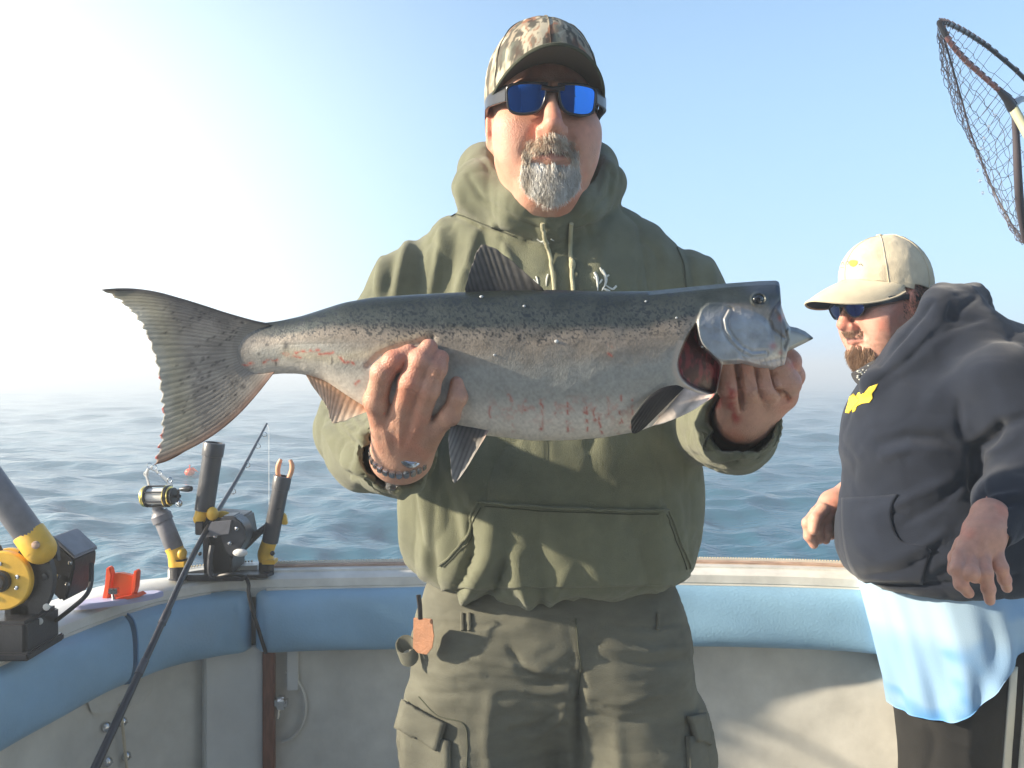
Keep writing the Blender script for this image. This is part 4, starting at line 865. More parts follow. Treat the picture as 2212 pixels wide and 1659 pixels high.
# ================================================================ THE FISH
def fd(x): return .888+(x-217)/(1755-217)*.062           # distance of the fish's middle plane, head swung away a little
fish = thing('fish', tuple(Q(1000, 780, fd(1000))), 'large silver salmon with dark back and spotted tail held sideways in both hands', 'fish')
TOP = [(436, 667), (470, 678), (510, 690), (555, 699), (600, 694), (650, 683), (700, 667), (740, 654), (800, 643), (900, 636), (1000, 631), (1100, 627), (1200, 626), (1300, 629), (1400, 629), (1480, 621), (1560, 613), (1640, 607), (1676, 606), (1683, 609), (1686, 622), (1683, 640), (1686, 655), (1692, 674), (1699, 694), (1706, 705), (1722, 708), (1740, 716), (1750, 724), (1756, 729)]
BOT = [(436, 862), (470, 850), (510, 832), (555, 815), (600, 807), (650, 807), (700, 822), (740, 850), (790, 884), (850, 905), (900, 915), (950, 923), (1050, 941), (1150, 952), (1230, 951), (1300, 946), (1380, 932), (1440, 908), (1490, 885), (1530, 862), (1549, 846), (1560, 788), (1600, 786), (1640, 796), (1670, 801), (1694, 796), (1700, 760), (1725, 748), (1745, 738), (1756, 732)]
def dens(P):   # interpolate y by x
    P = np.array(P, float); return lambda x: np.interp(x, P[:, 0], P[:, 1])
topf, botf = dens(TOP), dens(BOT)
def smoothed(fn, x, w_=9):
    return sum(fn(x+o) for o in np.linspace(-w_, w_, 7))/7
xs = np.concatenate([np.linspace(436, 1500, 520), np.linspace(1502, 1756, 200)]); wsm = np.interp(xs, [436, 1480, 1530, 1756], [14, 14, 1.5, 1.2])
tp = np.array([smoothed(topf, x, q) for x, q in zip(xs, wsm)]); bt = np.array([smoothed(botf, x, q) for x, q in zip(xs, wsm)])
Tk = np.interp(xs, [436, 480, 520, 565, 620, 700, 850, 1100, 1300, 1480, 1560, 1660, 1700, 1756], [.0001, .0010, .0030, .0085, .0165, .0285, .042, .0475, .0475, .043, .036, .026, .020, .006])
Tk = np.array([np.interp(np.linspace(x-26, x+26, 13), xs, Tk).mean() if x < 1650 else t for x, t in zip(xs, Tk)]); nr_ = 170; v = (1-np.cos(np.linspace(0, PI, nr_)))/2
PX = np.repeat(xs[:, None], nr_, 1); ws_ = sstep(1380, 1470, xs)[:, None]; ysp = np.minimum(bt, np.interp(xs, [1380, 1540, 1600, 1640, 1670, 1700, 1756], [786, 786, 786, 796, 801, 795, 732]))[:, None]
PYu = tp[:, None]+(bt-tp)[:, None]*v[None]; s_v = .72; PYs = np.where(v[None] < s_v, tp[:, None]+(ysp-tp[:, None])*(v[None]/s_v), ysp+(bt[:, None]-ysp)*(v[None]-s_v)/(1-s_v)); PY = PYu*(1-ws_)+PYs*ws_
hb = np.where(xs < 1440, bt, np.interp(xs, [1440, 1490, 1530, 1570, 1610, 1660, 1700, 1756], [908, 886, 868, 846, 826, 812, 790, 735])); hb = smoothed(lambda q_: np.interp(q_, xs, hb), xs, 10)
v2 = np.clip((PY-tp[:, None])/(hb-tp)[:, None], 0, 1); pe = np.interp(xs, [436, 520, 660], [1.15, 1.35, 2.3])[:, None]; qe = np.interp(xs, [436, 520, 660], [1.25, 1.0, .5])[:, None]; OFF = Tk[:, None]*(1-np.abs(2*v2-1)**pe)**qe; edge_px = np.minimum(PY-tp[:, None], bt[:, None]-PY); OFF = OFF*np.where(xs[:, None] > 1400, np.clip(edge_px/9, 0, 1)**.5, 1)
# the back is broader than the belly; features of the head
fx, fy = PX.ravel(), PY.ravel(); D = np.zeros_like(fx)
CAV = [(1501, 700), (1482, 728), (1466, 765), (1462, 790), (1470, 815), (1490, 833), (1520, 846), (1543, 850), (1552, 830), (1556, 790), (1535, 766), (1512, 742)]
OPER = [(1512, 668), (1504, 690), (1503, 715), (1510, 740), (1526, 762), (1550, 778), (1585, 788), (1620, 786), (1660, 770), (1672, 740), (1660, 700), (1640, 680), (1600, 664), (1560, 655), (1530, 655)]
CAV = [tuple(p) for p in smooth_curve(CAV+[CAV[0]], 70)[:-1]]
sc_ = poly_sd(fx, fy, CAV); cav = sstep(2.5, -5, sc_); D -= cav*.024
OPER = [tuple(p) for p in smooth_curve(OPER+[OPER[0]], 90)[:-1]]; CAV_ = 0
so_ = poly_sd(fx, fy, OPER); D += (sstep(2, -6, so_)*.0028*(fx < 1600)+sstep(2, -14, so_)*.0028*(fx >= 1600))*(.15+.85*sstep(660, 700, fy)); D += .0005*np.exp(-((so_+3)/2.5)**2); D += (fbm(np.stack([fx/20, fy/16, fx*0+2], 1), 3, 95)-.5)*.0015*sstep(0, -12, so_)
arc = [(1573, 672), (1563, 690), (1566, 712), (1578, 734), (1596, 752), (1622, 766), (1650, 764)]; da, ta = seg_dist(fx, fy, arc); D += .0018*np.exp(-(da/3.2)**2)-.0016*np.exp(-((da-6)/3)**2)*(so_ < 0)
d2, _ = seg_dist(fx, fy, [(1604, 752), (1600, 770), (1612, 784)]); D -= .0016*np.exp(-(d2/3)**2)
d2, _ = seg_dist(fx, fy, [(1688, 640), (1672, 664), (1660, 690), (1668, 712), (1692, 730)]); D -= .0022*np.exp(-(d2/3)**2)
d2, _ = seg_dist(fx, fy, [(1676, 668), (1690, 690), (1700, 712)]); D += .0022*np.exp(-(d2/5)**2)
d2, _ = seg_dist(fx, fy, [(1703, 700), (1696, 716), (1700, 734), (1694, 752)]); D -= .0035*np.exp(-(d2/3.2)**2)
d2, _ = seg_dist(fx, fy, [(1600, 772), (1640, 784), (1690, 772)]); D -= .0014*np.exp(-(d2/2.5)**2)
for k in range(5): d2, _ = seg_dist(fx, fy, [(1636+k*12, 774), (1646+k*11, 797)]); D -= .0007*np.exp(-(d2/1.8)**2)
eye_d = np.hypot(fx-1638, (fy-647)*1.15); D += .0020*np.exp(-((eye_d-15)/4)**2)-.0045*np.exp(-(eye_d/11)**2)
d2, _ = seg_dist(fx, fy, [(600, 745), (900, 740), (1200, 738), (1480, 722)]); D -= .00018*np.exp(-(d2/2)**2)      # lateral line
d2, _ = seg_dist(fx, fy, [(800, 790), (822, 770), (860, 752), (900, 744), (935, 732)]); D -= .0022*np.exp(-(d2/9)**2)*(fx < 960)   # dent pressed by the fingers
D += (fbm(np.stack([fx/70, fy/40, fx*0], 1), 3, 90)-.5)*.0016
FRT = OFF.ravel()+D*np.clip(OFF.ravel()/.012, 0, 1); BCK = OFF.ravel()
def Qv(x, y, d): return np.stack([(x-CX)/FPX*d, d, HC-(y-HY)/FPX*d], 1)
mid = fd(fx); Vf = Qv(fx, fy, mid); Vf[:, 1] -= FRT; Vb = Qv(fx, fy, mid); Vb[:, 1] += BCK
# keep the outline where it was when the flank bulges toward the viewer
Vf[:, 0] *= (mid-FRT*.85)/mid; Vf[:, 2] = HC+(Vf[:, 2]-HC)*(mid-FRT*.85)/mid
n, m = len(xs), nr_; i, j = np.meshgrid(np.arange(n-1), np.arange(m-1), indexing='ij'); a = (i*m+j).ravel(); Ff = np.stack([a, a+m, a+m+1, a+1], 1); K = n*m; Fb = np.stack([a+K+1, a+K+m+1, a+K+m, a+K], 1)
ei = np.arange(m-1); E1 = np.stack([ei, ei+1, K+ei+1, K+ei], 1); q = (n-1)*m+ei; E2 = np.stack([q+1, q, K+q, K+q+1], 1)
# colour of the skin itself
vv = (fy-np.repeat(tp, m))/(np.repeat(bt-tp, m)+1e-6); hn = fbm(np.stack([fx/55, fy/28, fx*0], 1), 4, 12); edge = vv+(hn-.5)*.10
back = np.array([.022, .029, .026]); blue = np.array([.058, .070, .066]); side = np.array([.275, .240, .200]); silver = np.array([.34, .34, .315]); belly = np.array([.66, .61, .54])
def mixc(c, d, t): return c*(1-t[:, None])+d*t[:, None]
c = np.tile(back, (len(fx), 1)); c = mixc(c, blue, sstep(.03, .20, edge)); c = mixc(c, side, sstep(.20, .34, edge)); c = mixc(c, silver, sstep(.36, .58, edge)); c = mixc(c, belly, sstep(.66, .92, edge))
c = mixc(c, np.array([.30, .25, .20]), .5*np.exp(-((edge-.40)/.09)**2)*sstep(.4, .6, fbm(np.stack([fx/90, fy/40, fx*0], 1), 3, 14)))
d2, _ = seg_dist(fx, fy, [(620, 762), (720, 775), (810, 765), (860, 742), (920, 728)]); c = mixc(c, np.array([.50, .43, .30]), .55*np.exp(-(d2/13)**2)*(fx < 970))
c *= (.82+.36*fbm(np.stack([fx/4.5, fy/4.5, fx*0], 1), 2, 15))[:, None]
d2 = fbm(np.stack([fx/4.0, fy/3.6, fx*0+3], 1), 2, 16); sp = sstep(.58, .65, d2)*sstep(.42, .30, edge)*sstep(430, 500, fx)*(fx < 1500); c = mixc(c, np.array([.014, .020, .028]), sp*.78)
# tail stalk: greyer with a few dark spots
t = sstep(620, 470, fx); c = mixc(c, np.array([.205, .190, .175])*(.7+.6*hn[:, None]), t*.92*sstep(.02, .18, edge)); t = np.exp(-((fx-470)/26)**2)*sstep(.42, .62, hn)*sstep(.2, .35, edge); c = mixc(c, np.array([.36, .30, .24]), t*.6); 
for x, y, rx, ry in ((626-7, 836-90, 6, 10), (578, 745, 5, 4), (597, 785, 3, 7), (727-8, 780, 2, 8), (545, 738, 3, 3), (512, 742, 4, 3), (560, 765, 3, 3)): c = mixc(c, np.array([.02, .02, .022]), .85*np.exp(-((fx-x)/rx)**2-((fy-y)/ry)**2))
t = sstep(565, 505, fx); c = mixc(c, np.array([.185, .172, .158])*(.75+.5*hn[:, None]), t*.95)
# head plate, gill cavity, jaw
hd = np.tile(np.array([.30, .335, .385]), (len(fx), 1))*(.55+.9*fbm(np.stack([fx/22, fy/22, fx*0], 1), 4, 18))[:, None]; c = mixc(c, hd, sstep(3, -4, so_)*.90*(.12+.88*sstep(652, 700, fy+(fx-1560)*.10)))
c = mixc(c, np.array([.40, .40, .37]), .6*np.exp(-(da/3.0)**2)*(ta < .5)); c = mixc(c, np.array([.34, .34, .30]), .6*np.exp(-((so_+4)/5)**2)*(fx < 1530)*hn*1.5)
t = sstep(1585, 1640, fx)*sstep(648, 625, fy); c = mixc(c, np.array([.045, .06, .085]), t)
t = ((fx > 1590) & (fy > 771)).astype(float); c = mixc(c, np.array([.46, .43, .44])*(.8+.4*hn[:, None]), t*sstep(768, 782, fy)*.9)
t = sstep(1697, 1704, fx)*(fy > 690); c = mixc(c, np.array([.42, .41, .36]), t); t2 = t*sstep(722, 706, fy-(fx-1700)*.32); c = mixc(c, np.array([.10, .12, .14]), t2*.8); c = mixc(c, np.array([.03, .03, .035]), sstep(1742, 1752, fx))
t = sstep(1655, 1668, fx)*sstep(1702, 1690, fx)*sstep(640, 655, fy)*sstep(740, 715, fy); c = mixc(c, np.array([.12, .125, .15]), t*.8)
for x, y, r in ((1684, 688, 6), (1690, 682, 4), (1668, 748, 8), (1684, 762, 5)): c = mixc(c, np.array([.45, .11, .10]), .6*np.exp(-((fx-x)/r)**2-((fy-y)/r)**2))
rim = np.exp(-((sc_-7)/7)**2)*(sc_ > -1)*((fx < 1500) | (fy > 835))*(fy > 735); c = mixc(c, np.array([.52, .44, .37]), rim*.85)
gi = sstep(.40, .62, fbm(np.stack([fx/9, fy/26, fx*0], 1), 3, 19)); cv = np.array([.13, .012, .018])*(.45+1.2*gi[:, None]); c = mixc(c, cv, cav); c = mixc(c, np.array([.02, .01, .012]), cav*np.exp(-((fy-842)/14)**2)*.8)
# blood: smears, drips down the belly
bl_ = np.zeros(len(fx)); wob = (fbm(np.stack([fx/12, fy/12, fx*0], 1), 3, 20)-.5)*9
def streak(pts, wd, s_=.8):
    global bl_
    xs_ = [p[0] for p in pts]; ys_ = [p[1] for p in pts]; mk = (fx > min(xs_)-25) & (fx < max(xs_)+25) & (fy > min(ys_)-25) & (fy < max(ys_)+25)
    d_, t_ = seg_dist(fx[mk]+wob[mk]*.5, fy[mk]+wob[mk]*.6, pts); bl_[mk] = np.maximum(bl_[mk], s_*np.exp(-(d_/wd)**2))
rb = np.random.default_rng(5)
for x in (1108, 1134, 1168, 1200, 1232, 1262, 1284, 1312, 1340, 1364, 1060):
    y0 = 868+rb.uniform(-14, 10); L = rb.uniform(20, 62); streak([(x, y0), (x+rb.uniform(-5, 5), y0+L*.6), (x+rb.uniform(-4, 6), y0+L)], rb.uniform(2.2, 4.4), rb.uniform(.45, .8)); streak([(x, y0+L), (x+1, y0+L+1)], 5, .8)
for p in [[(640, 762), (660, 757), (690, 756)], [(570, 783), (585, 779), (600, 778)], [(500, 802), (520, 792), (545, 785)], [(612, 764), (650, 772)], [(735, 770), (745, 782), (765, 784)], [(545, 812), (560, 810)], [(770, 830), (778, 822)], [(690, 765), (712, 765), (720, 760)], [(1100, 855), (1106, 866)], [(1168, 872), (1176, 884)], [(1316, 745), (1322, 748)], [(1313, 765), (1319, 768)], [(1290, 895), (1300, 935)], [(1390, 950), (1400, 955)], [(1500, 862), (1530, 852), (1545, 846)], [(1425, 900), (1470, 880), (1510, 868)], [(1330, 930), (1340, 942)], [(1225, 870), (1226, 930)], [(1266, 880), (1268, 930)]]: streak(p, 3.6, .8)
sm = sstep(.50, .66, fbm(np.stack([fx/22, fy/20, fx*0], 1), 3, 22))*np.exp(-((fy-885)/26)**2)*sstep(1030, 1080, fx)*sstep(1400, 1340, fx); bl_ = np.maximum(bl_, sm*.45)
red = np.array([.46, .055, .045]); orange_ = np.array([.50, .20, .13]); bl_ = bl_*sstep(.30, .56, fbm(np.stack([fx/7, fy/9, fx*0+5], 1), 3, 27)); c = mixc(c, orange_*.6+red*.4, np.clip(bl_*.8, 0, .9)); c = mixc(c, red, np.clip((bl_-.58)*2.4, 0, .9))
Cb = c.copy(); mesh_np('body', np.vstack([Vf, Vb]), np.vstack([Ff, Fb, E1, E2]), M['fish'], fish, col=np.vstack([c, Cb]))
b = MB(); p = Q(1638, 647, fd(1638)-.0265); b.ball(p, .0056, (1, .4, .8), 16); b.build('eye', M['eye'], fish)
rg = np.random.default_rng(12)
FB = bvh_of(Vf, Ff)
for x, y in ((1068, 767), (1202, 738), (1461, 687), (1395, 652), (1132, 662), (1518, 748), (1040, 642)):
    b = MB(); b.ball(hit(FB, x, y, .0006, .9), rg.uniform(.0009, .0018), (1.3, .5, 1.1), 8); b.build('water_drop', M['bead'], fish)
# fins: ribbed sheets with thickness
def fin(name, A, B, dA, dB, colfn, nu=60, nv=26, rays=24, th=.0012, rag=.0, rib=.0005, bulge=.0, bow=((0, 0), (0, 0))):
    """A: outline along the base, B: outline along the free edge (same direction)"""
    a_ = smooth_curve(A, nu); b_ = smooth_curve(B, nu); b0_, b1_ = bow; rg = np.random.default_rng(len(name)); V = []; cols = []; U = []; W = []
    for i in range(nu):
        u = i/(nu-1); rr = rag*(rg.uniform(-1, 0)+.5*math.sin(u*rays*PI))
        for j in range(nv): v_ = j/(nv-1); U.append(u); W.append(v_*(1+rr))
    U = np.array(U); W = np.array(W); ii = np.repeat(np.arange(nu), nv); P = a_[ii]+(b_[ii]-a_[ii])*W[:, None]; P = P+np.sin(np.clip(W, 0, 1)*PI)[:, None]*(((1-U)**3*W*1.5)[:, None]*np.array(b0_)+(U**3)[:, None]*np.array(b1_)); dd = dA+(dB-dA)*W-bulge*np.sin(W*PI)
    ridge = np.abs(np.sin(U*rays*PI))*rib*np.minimum(1, W*1.6); F_ = Qv(P[:, 0], P[:, 1], dd-ridge-th/2*(1.3-W)*np.minimum(1, W*9+.05)); Bk = Qv(P[:, 0], P[:, 1], dd+th/2*(1.3-W)+ridge)
    c_ = colfn(U, W, P, np.abs(np.sin(U*rays*PI))); k = nu*nv; i_, j_ = np.meshgrid(np.arange(nu-1), np.arange(nv-1), indexing='ij'); a0 = (i_*nv+j_).ravel(); F1 = np.stack([a0, a0+nv, a0+nv+1, a0+1], 1); F2 = np.stack([a0+1+k, a0+nv+1+k, a0+nv+k, a0+k], 1)
    r = np.concatenate([np.arange(nv), np.arange(1, nu)*nv+nv-1, (nu-1)*nv+np.arange(nv-2, -1, -1), np.arange(nu-2, 0, -1)*nv]); r2 = np.roll(r, -1); F3 = np.stack([r, r2, r2+k, r+k], 1)
    return mesh_np(name, np.vstack([F_, Bk]), np.vstack([F1, F2, F3]), M['fin'], fish, col=np.vstack([c_, c_]))
def tailc(U, W, P, r):
    c_ = np.tile(np.array([.33, .30, .265]), (len(U), 1)); c_ = mixc(c_, np.array([.12, .12, .125]), sstep(.35, .1, U)*sstep(.0, .3, W)*.8); tan = sstep(.55, .86, W); c_ = mixc(c_, np.array([.44, .40, .29]), tan*.8)
    hz_ = sstep(.80, 1.0, W)*sstep(.06, .2, U); c_ = mixc(c_, np.array([.50, .50, .46]), hz_*.7); ed = np.exp(-((1-U)/.06)**2); c_ = mixc(c_, np.array([.30, .15, .10]), ed*.7); c_ = mixc(c_, np.array([.045, .045, .055]), np.exp(-(U/.05)**2)*.8)
    c_ *= (.80+.30*r)[:, None]; c_ *= (.7+.6*fbm(np.stack([P[:, 0]/24, P[:, 1]/24, U*0], 1), 3, 31))[:, None]
    rg = np.random.default_rng(8); s_ = np.zeros(len(U))
    for k in range(120):
        u = rg.uniform(.05, .95); w_ = rg.uniform(.12, .80)
        if .38 < u < .52 and rg.random() < .8: continue
        q0 = np.argmin((U-u)**2+(W-w_)**2); x0, y0 = P[q0]; an = .35+u*.5; dx, dy = P[:, 0]-x0, P[:, 1]-y0; e = ((dx*math.cos(an)-dy*math.sin(an))/rg.uniform(3.2, 5.5))**2+((dx*math.sin(an)+dy*math.cos(an))/rg.uniform(1.8, 2.8))**2; s_ = np.maximum(s_, np.exp(-e**2)*rg.uniform(.4, .85))
    c_ = mixc(c_, np.array([.03, .03, .035]), s_)
    rd = sstep(.965, 1.0, W)*sstep(.35, .45, U)*sstep(.5, .6, fbm(np.stack([P[:, 1]/9, U*0, U*0], 1), 2, 33)); rd = np.maximum(rd, np.exp(-((P[:, 0]-387)/6)**2-((P[:, 1]-905)/9)**2)*0); return mixc(c_, np.array([.6, .05, .05]), rd*.85)
fin('tail_fin', [(590, 703), (562, 710), (536, 728), (524, 752), (522, 775), (532, 796), (556, 808), (594, 803)],
    [(217, 625), (262, 655), (296, 690), (318, 730), (337, 790), (346, 850), (350, 900), (344, 955), (332, 1004)], fd(520)-.0012, fd(280)-.006, tailc, nu=120, nv=64, rays=34, rag=.022, rib=.00025, th=.0030, bow=((2, -21), (16, 24)))
b = MB()
def edgebar(name, pts, w_, h_, d0, d1, colr):
    P = smooth_curve(pts, 40); V = []; n_ = 40
    for i_, (x, y) in enumerate(P):
        t = i_/(n_-1); d_ = d0+(d1-d0)*t; r = .0035*(1-t)**.8+.0006
        for k in range(8): a_ = 2*PI*k/8; V.append(Q(x, y, d_)+np.array([math.cos(a_)*r*.4, -math.sin(a_)*r*.6, math.cos(a_)*r]))
    F = [(i_*8+k, i_*8+(k+1) % 8, (i_+1)*8+(k+1) % 8, (i_+1)*8+k) for i_ in range(n_-1) for k in range(8)]+[tuple(range(8))[::-1], tuple((n_-1)*8+k for k in range(8))]
    mesh_np(name, np.array(V), F, M['fin'], fish, col=np.tile(np.array(colr), (len(V), 1)))
edgebar('fin_spine', [(574, 706), (540, 698), (480, 680), (420, 660), (350, 638), (300, 628), (260, 625), (220, 626)], 0, 0, fd(560), fd(220)-.006, (.13, .12, .12))
edgebar('fin_spine', [(575, 810), (545, 832), (500, 885), (455, 932), (400, 972), (365, 992), (334, 1003)], 0, 0, fd(560), fd(330)-.006, (.22, .12, .085))
def darkfin(base, tip, edge=None, ec=None):
    def f(U, W, P, r):
        c_ = np.array(base)*(1-W[:, None])+np.array(tip)*W[:, None]; c_ = c_*(.6+.55*r)[:, None]
        if edge is not None: t = np.exp(-((U-edge)/.07)**2); c_ = mixc(c_, np.array(ec), t*.85)
        return c_*(.8+.4*fbm(np.stack([P[:, 0]/10, P[:, 1]/10, U*0], 1), 2, 44))[:, None]
    return f
fin('dorsal_fin', [(1008, 640), (1040, 640), (1080, 640), (1120, 639), (1180, 636)], [(1004, 624), (1020, 570), (1042, 528), (1092, 552), (1172, 622)], fd(1090), fd(1090)-.006, darkfin((.07, .07, .075), (.13, .125, .12), 1, (.03, .03, .035)), rays=13, rag=.02, rib=.0007)
fin('pelvic_fin', [(975, 915), (1000, 920), (1030, 925), (1056, 930)], [(968, 945), (972, 990), (985, 1042), (1048, 945)], fd(1010)-.034, fd(1010)-.046, darkfin((.06, .055, .05), (.26, .25, .24), 1, (.40, .30, .26)), rays=9, rag=.0)
fin('anal_fin', [(656, 802), (700, 815), (745, 845), (800, 882)], [(672, 830), (706, 880), (722, 915), (795, 888)], fd(720)-.006, fd(720)-.012, darkfin((.62, .36, .22), (.62, .52, .42), 1, (.50, .17, .08)), rays=13, rag=.03)
fin('pectoral_fin', [(1398, 858), (1430, 838), (1460, 832), (1478, 838)], [(1362, 905), (1366, 935), (1385, 930), (1412, 905)], fd(1430)-.045, fd(1430)-.050, darkfin((.010, .010, .012), (.020, .021, .021), .0, (.07, .07, .065)), rays=9, bulge=.002)
fin('pectoral_base', [(1478, 838), (1500, 846), (1524, 852), (1545, 850)], [(1408, 921), (1440, 912), (1490, 890), (1540, 858)], fd(1470)-.038, fd(1470)-.044, darkfin((.78, .64, .56), (.76, .68, .60), 1, (.62, .16, .13)), rays=2, rib=.0002)
fin('adipose_fin', [(690, 678), (712, 670), (730, 664)], [(684, 676), (688, 672), (724, 664)], fd(710), fd(710), darkfin((.05, .05, .055), (.06, .06, .065)), nu=16, nv=8, rays=2)

# ================================================================ THE SECOND MAN
man2 = thing('person', tuple(np.array([1.05, 1.95, ZD])), 'man in cream cap and black hooded sweatshirt stooping and looking down to the side', 'person')
O2 = Q(1912, 652, 1.99); R2 = frame_rot(-76, 8, 1)
H2V, H2F, H2N, L2 = head_mesh(O2, R2, res=.0027, wide=1.04, jaw=1.12); h2c = head_cols(H2V, O2, R2, (.56, .30, .23), 1.3)
P2 = (H2V-O2)@R2; st = sstep(.35, .6, fbm(H2V*np.array([160, 160, 160]), 2, 4))*sstep(-.055, -.085, P2[:, 1])*sstep(-.02, .03, P2[:, 2])*.35; h2c = mixc(h2c, np.array([.22, .13, .09]), st)
chn = [QP([(2074, 1200, 1.545, .0135), (2068, 1228, 1.53, .0125), (2076, 1262, 1.525, .0115), (2092, 1281, 1.53, .0098)]), QP([(2096, 1205, 1.545, .0130), (2098, 1238, 1.515, .0130), (2106, 1246, 1.53, .012)]), QP([(2124, 1200, 1.545, .0135), (2128, 1238, 1.52, .0125), (2135, 1272, 1.525, .0112), (2138, 1297, 1.535, .0092)]), QP([(2150, 1190, 1.55, .0125), (2162, 1226, 1.535, .0118), (2170, 1252, 1.54, .0105), (2175, 1270, 1.55, .0090)]), QP([(2080, 1175, 1.57, .015), (2066, 1205, 1.59, .0135), (2060, 1232, 1.60, .0115)])]
bln = [(Q(2078, 1198, 1.548), Q(2112, 1150, 1.565), .014, .026), (Q(2100, 1202, 1.548), Q(2122, 1150, 1.565), .015, .026), (Q(2124, 1198, 1.548), Q(2130, 1150, 1.565), .015, .026), (Q(2150, 1190, 1.552), Q(2145, 1150, 1.565), .014, .025), (Q(2128, 1152, 1.565), Q(2138, 1115, 1.58), .030, .034)]
lo, hi = bbox([p for c_ in chn for p, r in c_]+[b_[1] for b_ in bln], .035); CV, CF, CN_ = hand_mesh(chn, bln, lo, hi, .0020); CV = folds(CV, CN_, [([(2100, 1200), (2118, 1160)], 7, .0015), ([(2124, 1198), (2128, 1158)], 7, .0015)])
chf = [QP([(1762, 1108, 2.0, .0135), (1745, 1130, 1.985, .0130), (1748, 1158, 1.985, .0120), (1758, 1176, 1.99, .0105)]), QP([(1776, 1116, 2.0, .0130), (1764, 1140, 1.99, .0125), (1770, 1166, 1.995, .0105)]), QP([(1790, 1120, 2.0, .0125), (1788, 1145, 1.995, .0118), (1784, 1167, 2.0, .0098)]), QP([(1796, 1118, 2.01, .0115), (1798, 1142, 2.01, .0105), (1797, 1158, 2.01, .0090)]), QP([(1778, 1100, 1.985, .0150), (1762, 1120, 1.97, .0130), (1757, 1146, 1.965, .0112)])]
blf = [(Q(1768, 1108, 2.0), Q(1796, 1088, 2.02), .018, .026), (Q(1788, 1115, 2.0), Q(1800, 1088, 2.02), .018, .027), (Q(1800, 1088, 2.02), Q(1840, 1062, 2.04), .027, .033)]
lo, hi = bbox([p for c_ in chf for p, r in c_]+[b_[1] for b_ in blf], .035); DV, DF, DN = hand_mesh(chf, blf, lo, hi, .0022)
IB2 = inner_body([[(1935, 700, 2.0, .060), (1990, 790, 1.97, .075), (2060, 900, 1.95, .11), (2060, 1150, 1.96, .12)], [(2080, 850, 1.88, .07), (2150, 860, 1.78, .050), (2228, 990, 1.71, .046), (2215, 1045, 1.66, .042), (2165, 1095, 1.61, .032), (2142, 1126, 1.585, .026)], [(2040, 870, 2.0, .07), (1985, 890, 2.03, .050), (1895, 1020, 2.045, .040), (1850, 1066, 2.045, .034)]], [], np.array([.55, 1.40, HC-.50]), np.array([1.40, 2.30, HC+.30]), (.56, .30, .22))
V, F, C = merge([IB2, (H2V, H2F, h2c), (CV, CF, skin_col(CV, (.56, .30, .22))), (DV, DF, skin_col(DV, (.56, .30, .22)))]); mesh_np('body', V, F, M['skin'], man2, col=C)
cr = cap_build(O2, R2, man2, M['khaki'], False, brim_len=.100, brim_drop=.036, wide=1.06, arch=7.5, under=M['blackcloth'], lift=.006, rootc=3.2); glasses_build(O2, R2, man2, M['lensdark'], w0=.1135, v0=-.006, wide=1.04, sporty=True, tw=.0835)
# yellow emblem and grey lettering on the front of the cap
cv2 = np.array([v_.co for v_ in cr.data.vertices])+ORG[man2]; BC = bvh_of(cv2, [tuple(p.vertices) for p in cr.data.polygons])
def blob(bvh, poly, off, m_, name, parent, th=.0008, n_=9):
    P = np.array(poly, float); c_ = P.mean(0); V = []; rings = np.linspace(1, .15, n_)
    for r in rings:
        for p in c_+(P-c_)*r: V.append(hit(bvh, *p, off))
    V.append(hit(bvh, *c_, off)); k = len(P); F = [(i_*k+j_, i_*k+(j_+1) % k, (i_+1)*k+(j_+1) % k, (i_+1)*k+j_) for i_ in range(n_-1) for j_ in range(k)]+[((n_-1)*k+j_, (n_-1)*k+(j_+1) % k, n_*k) for j_ in range(k)]; b0 = len(V)
    for p in P: V.append(hit(bvh, *p, off-th))
    F += [((j_+1) % k, j_, b0+j_, b0+(j_+1) % k) for j_ in range(k)]; return mesh_np(name, np.array(V), F, m_, parent)
blob(BC, [(x+10, y) for x, y in smooth_curve([(1827, 563), (1833, 562), (1842, 564), (1841, 571), (1834, 576), (1827, 574), (1825, 568), (1827, 563)], 20)[:-1]], .0014, M['printyellow'], 'cap_emblem', cr)
b = MB(); 
for pts in ([(x+13, y) for x, y in q_] for q_ in ([(1804, 572), (1808, 566), (1811, 573)], [(1814, 573), (1815, 566), (1821, 565), (1818, 573)], [(1842, 572), (1847, 570), (1850, 574)], [(1803, 577), (1810, 578)])): b.tube([hit(BC, *p, .0006) for p in smooth_curve(pts, 8)], .0009, 5)
b.build('cap_lettering', M['tubegrey'], cr, kind='stuff')
# beard
def gz2(P): return (P[:, 2] > .035) & (P[:, 1] < -.086-.02*vnoise(P*200, 7)-.1*np.abs(P[:, 0])) & (P[:, 1] > -.140) & (np.abs(P[:, 0]) < .045)
def mz2(P): return (P[:, 2] > .080) & (P[:, 1] < -.054) & (P[:, 1] > -.0685) & (np.abs(P[:, 0]) < .028)
def hz2(P): return (P[:, 2] < .02) & (P[:, 1] < .035) & (P[:, 1] > -.045) & (P[:, 2] > -.12) & (np.abs(P[:, 0]) > .03)
beard(O2, R2, H2V, H2N, man2, [(gz2, 3000, lambda p, rg: np.stack([p[:, 0]*2, np.full(len(p), -1.), np.full(len(p), .25)], 1), lambda p, rg: rg.uniform(.006, .016, len(p))+.014*np.exp(-(p[:, 0]/.02)**2), gcol((.12, .065, .04), (.42, .27, .17), 5)), (mz2, 500, lambda p, rg: np.stack([p[:, 0]*18, np.full(len(p), -1.), np.full(len(p), .3)], 1), lambda p, rg: rg.uniform(.003, .006, len(p)), gcol((.22, .13, .08), (.34, .22, .15), 6)), (hz2, 2500, lambda p, rg: np.stack([p[:, 0]*0, np.full(len(p), -1.), np.full(len(p), -.5)], 1), lambda p, rg: rg.uniform(.003, .007, len(p)), gcol((.07, .04, .03), (.18, .10, .07), 7))], 12, 'beard', None, wid=.0006)
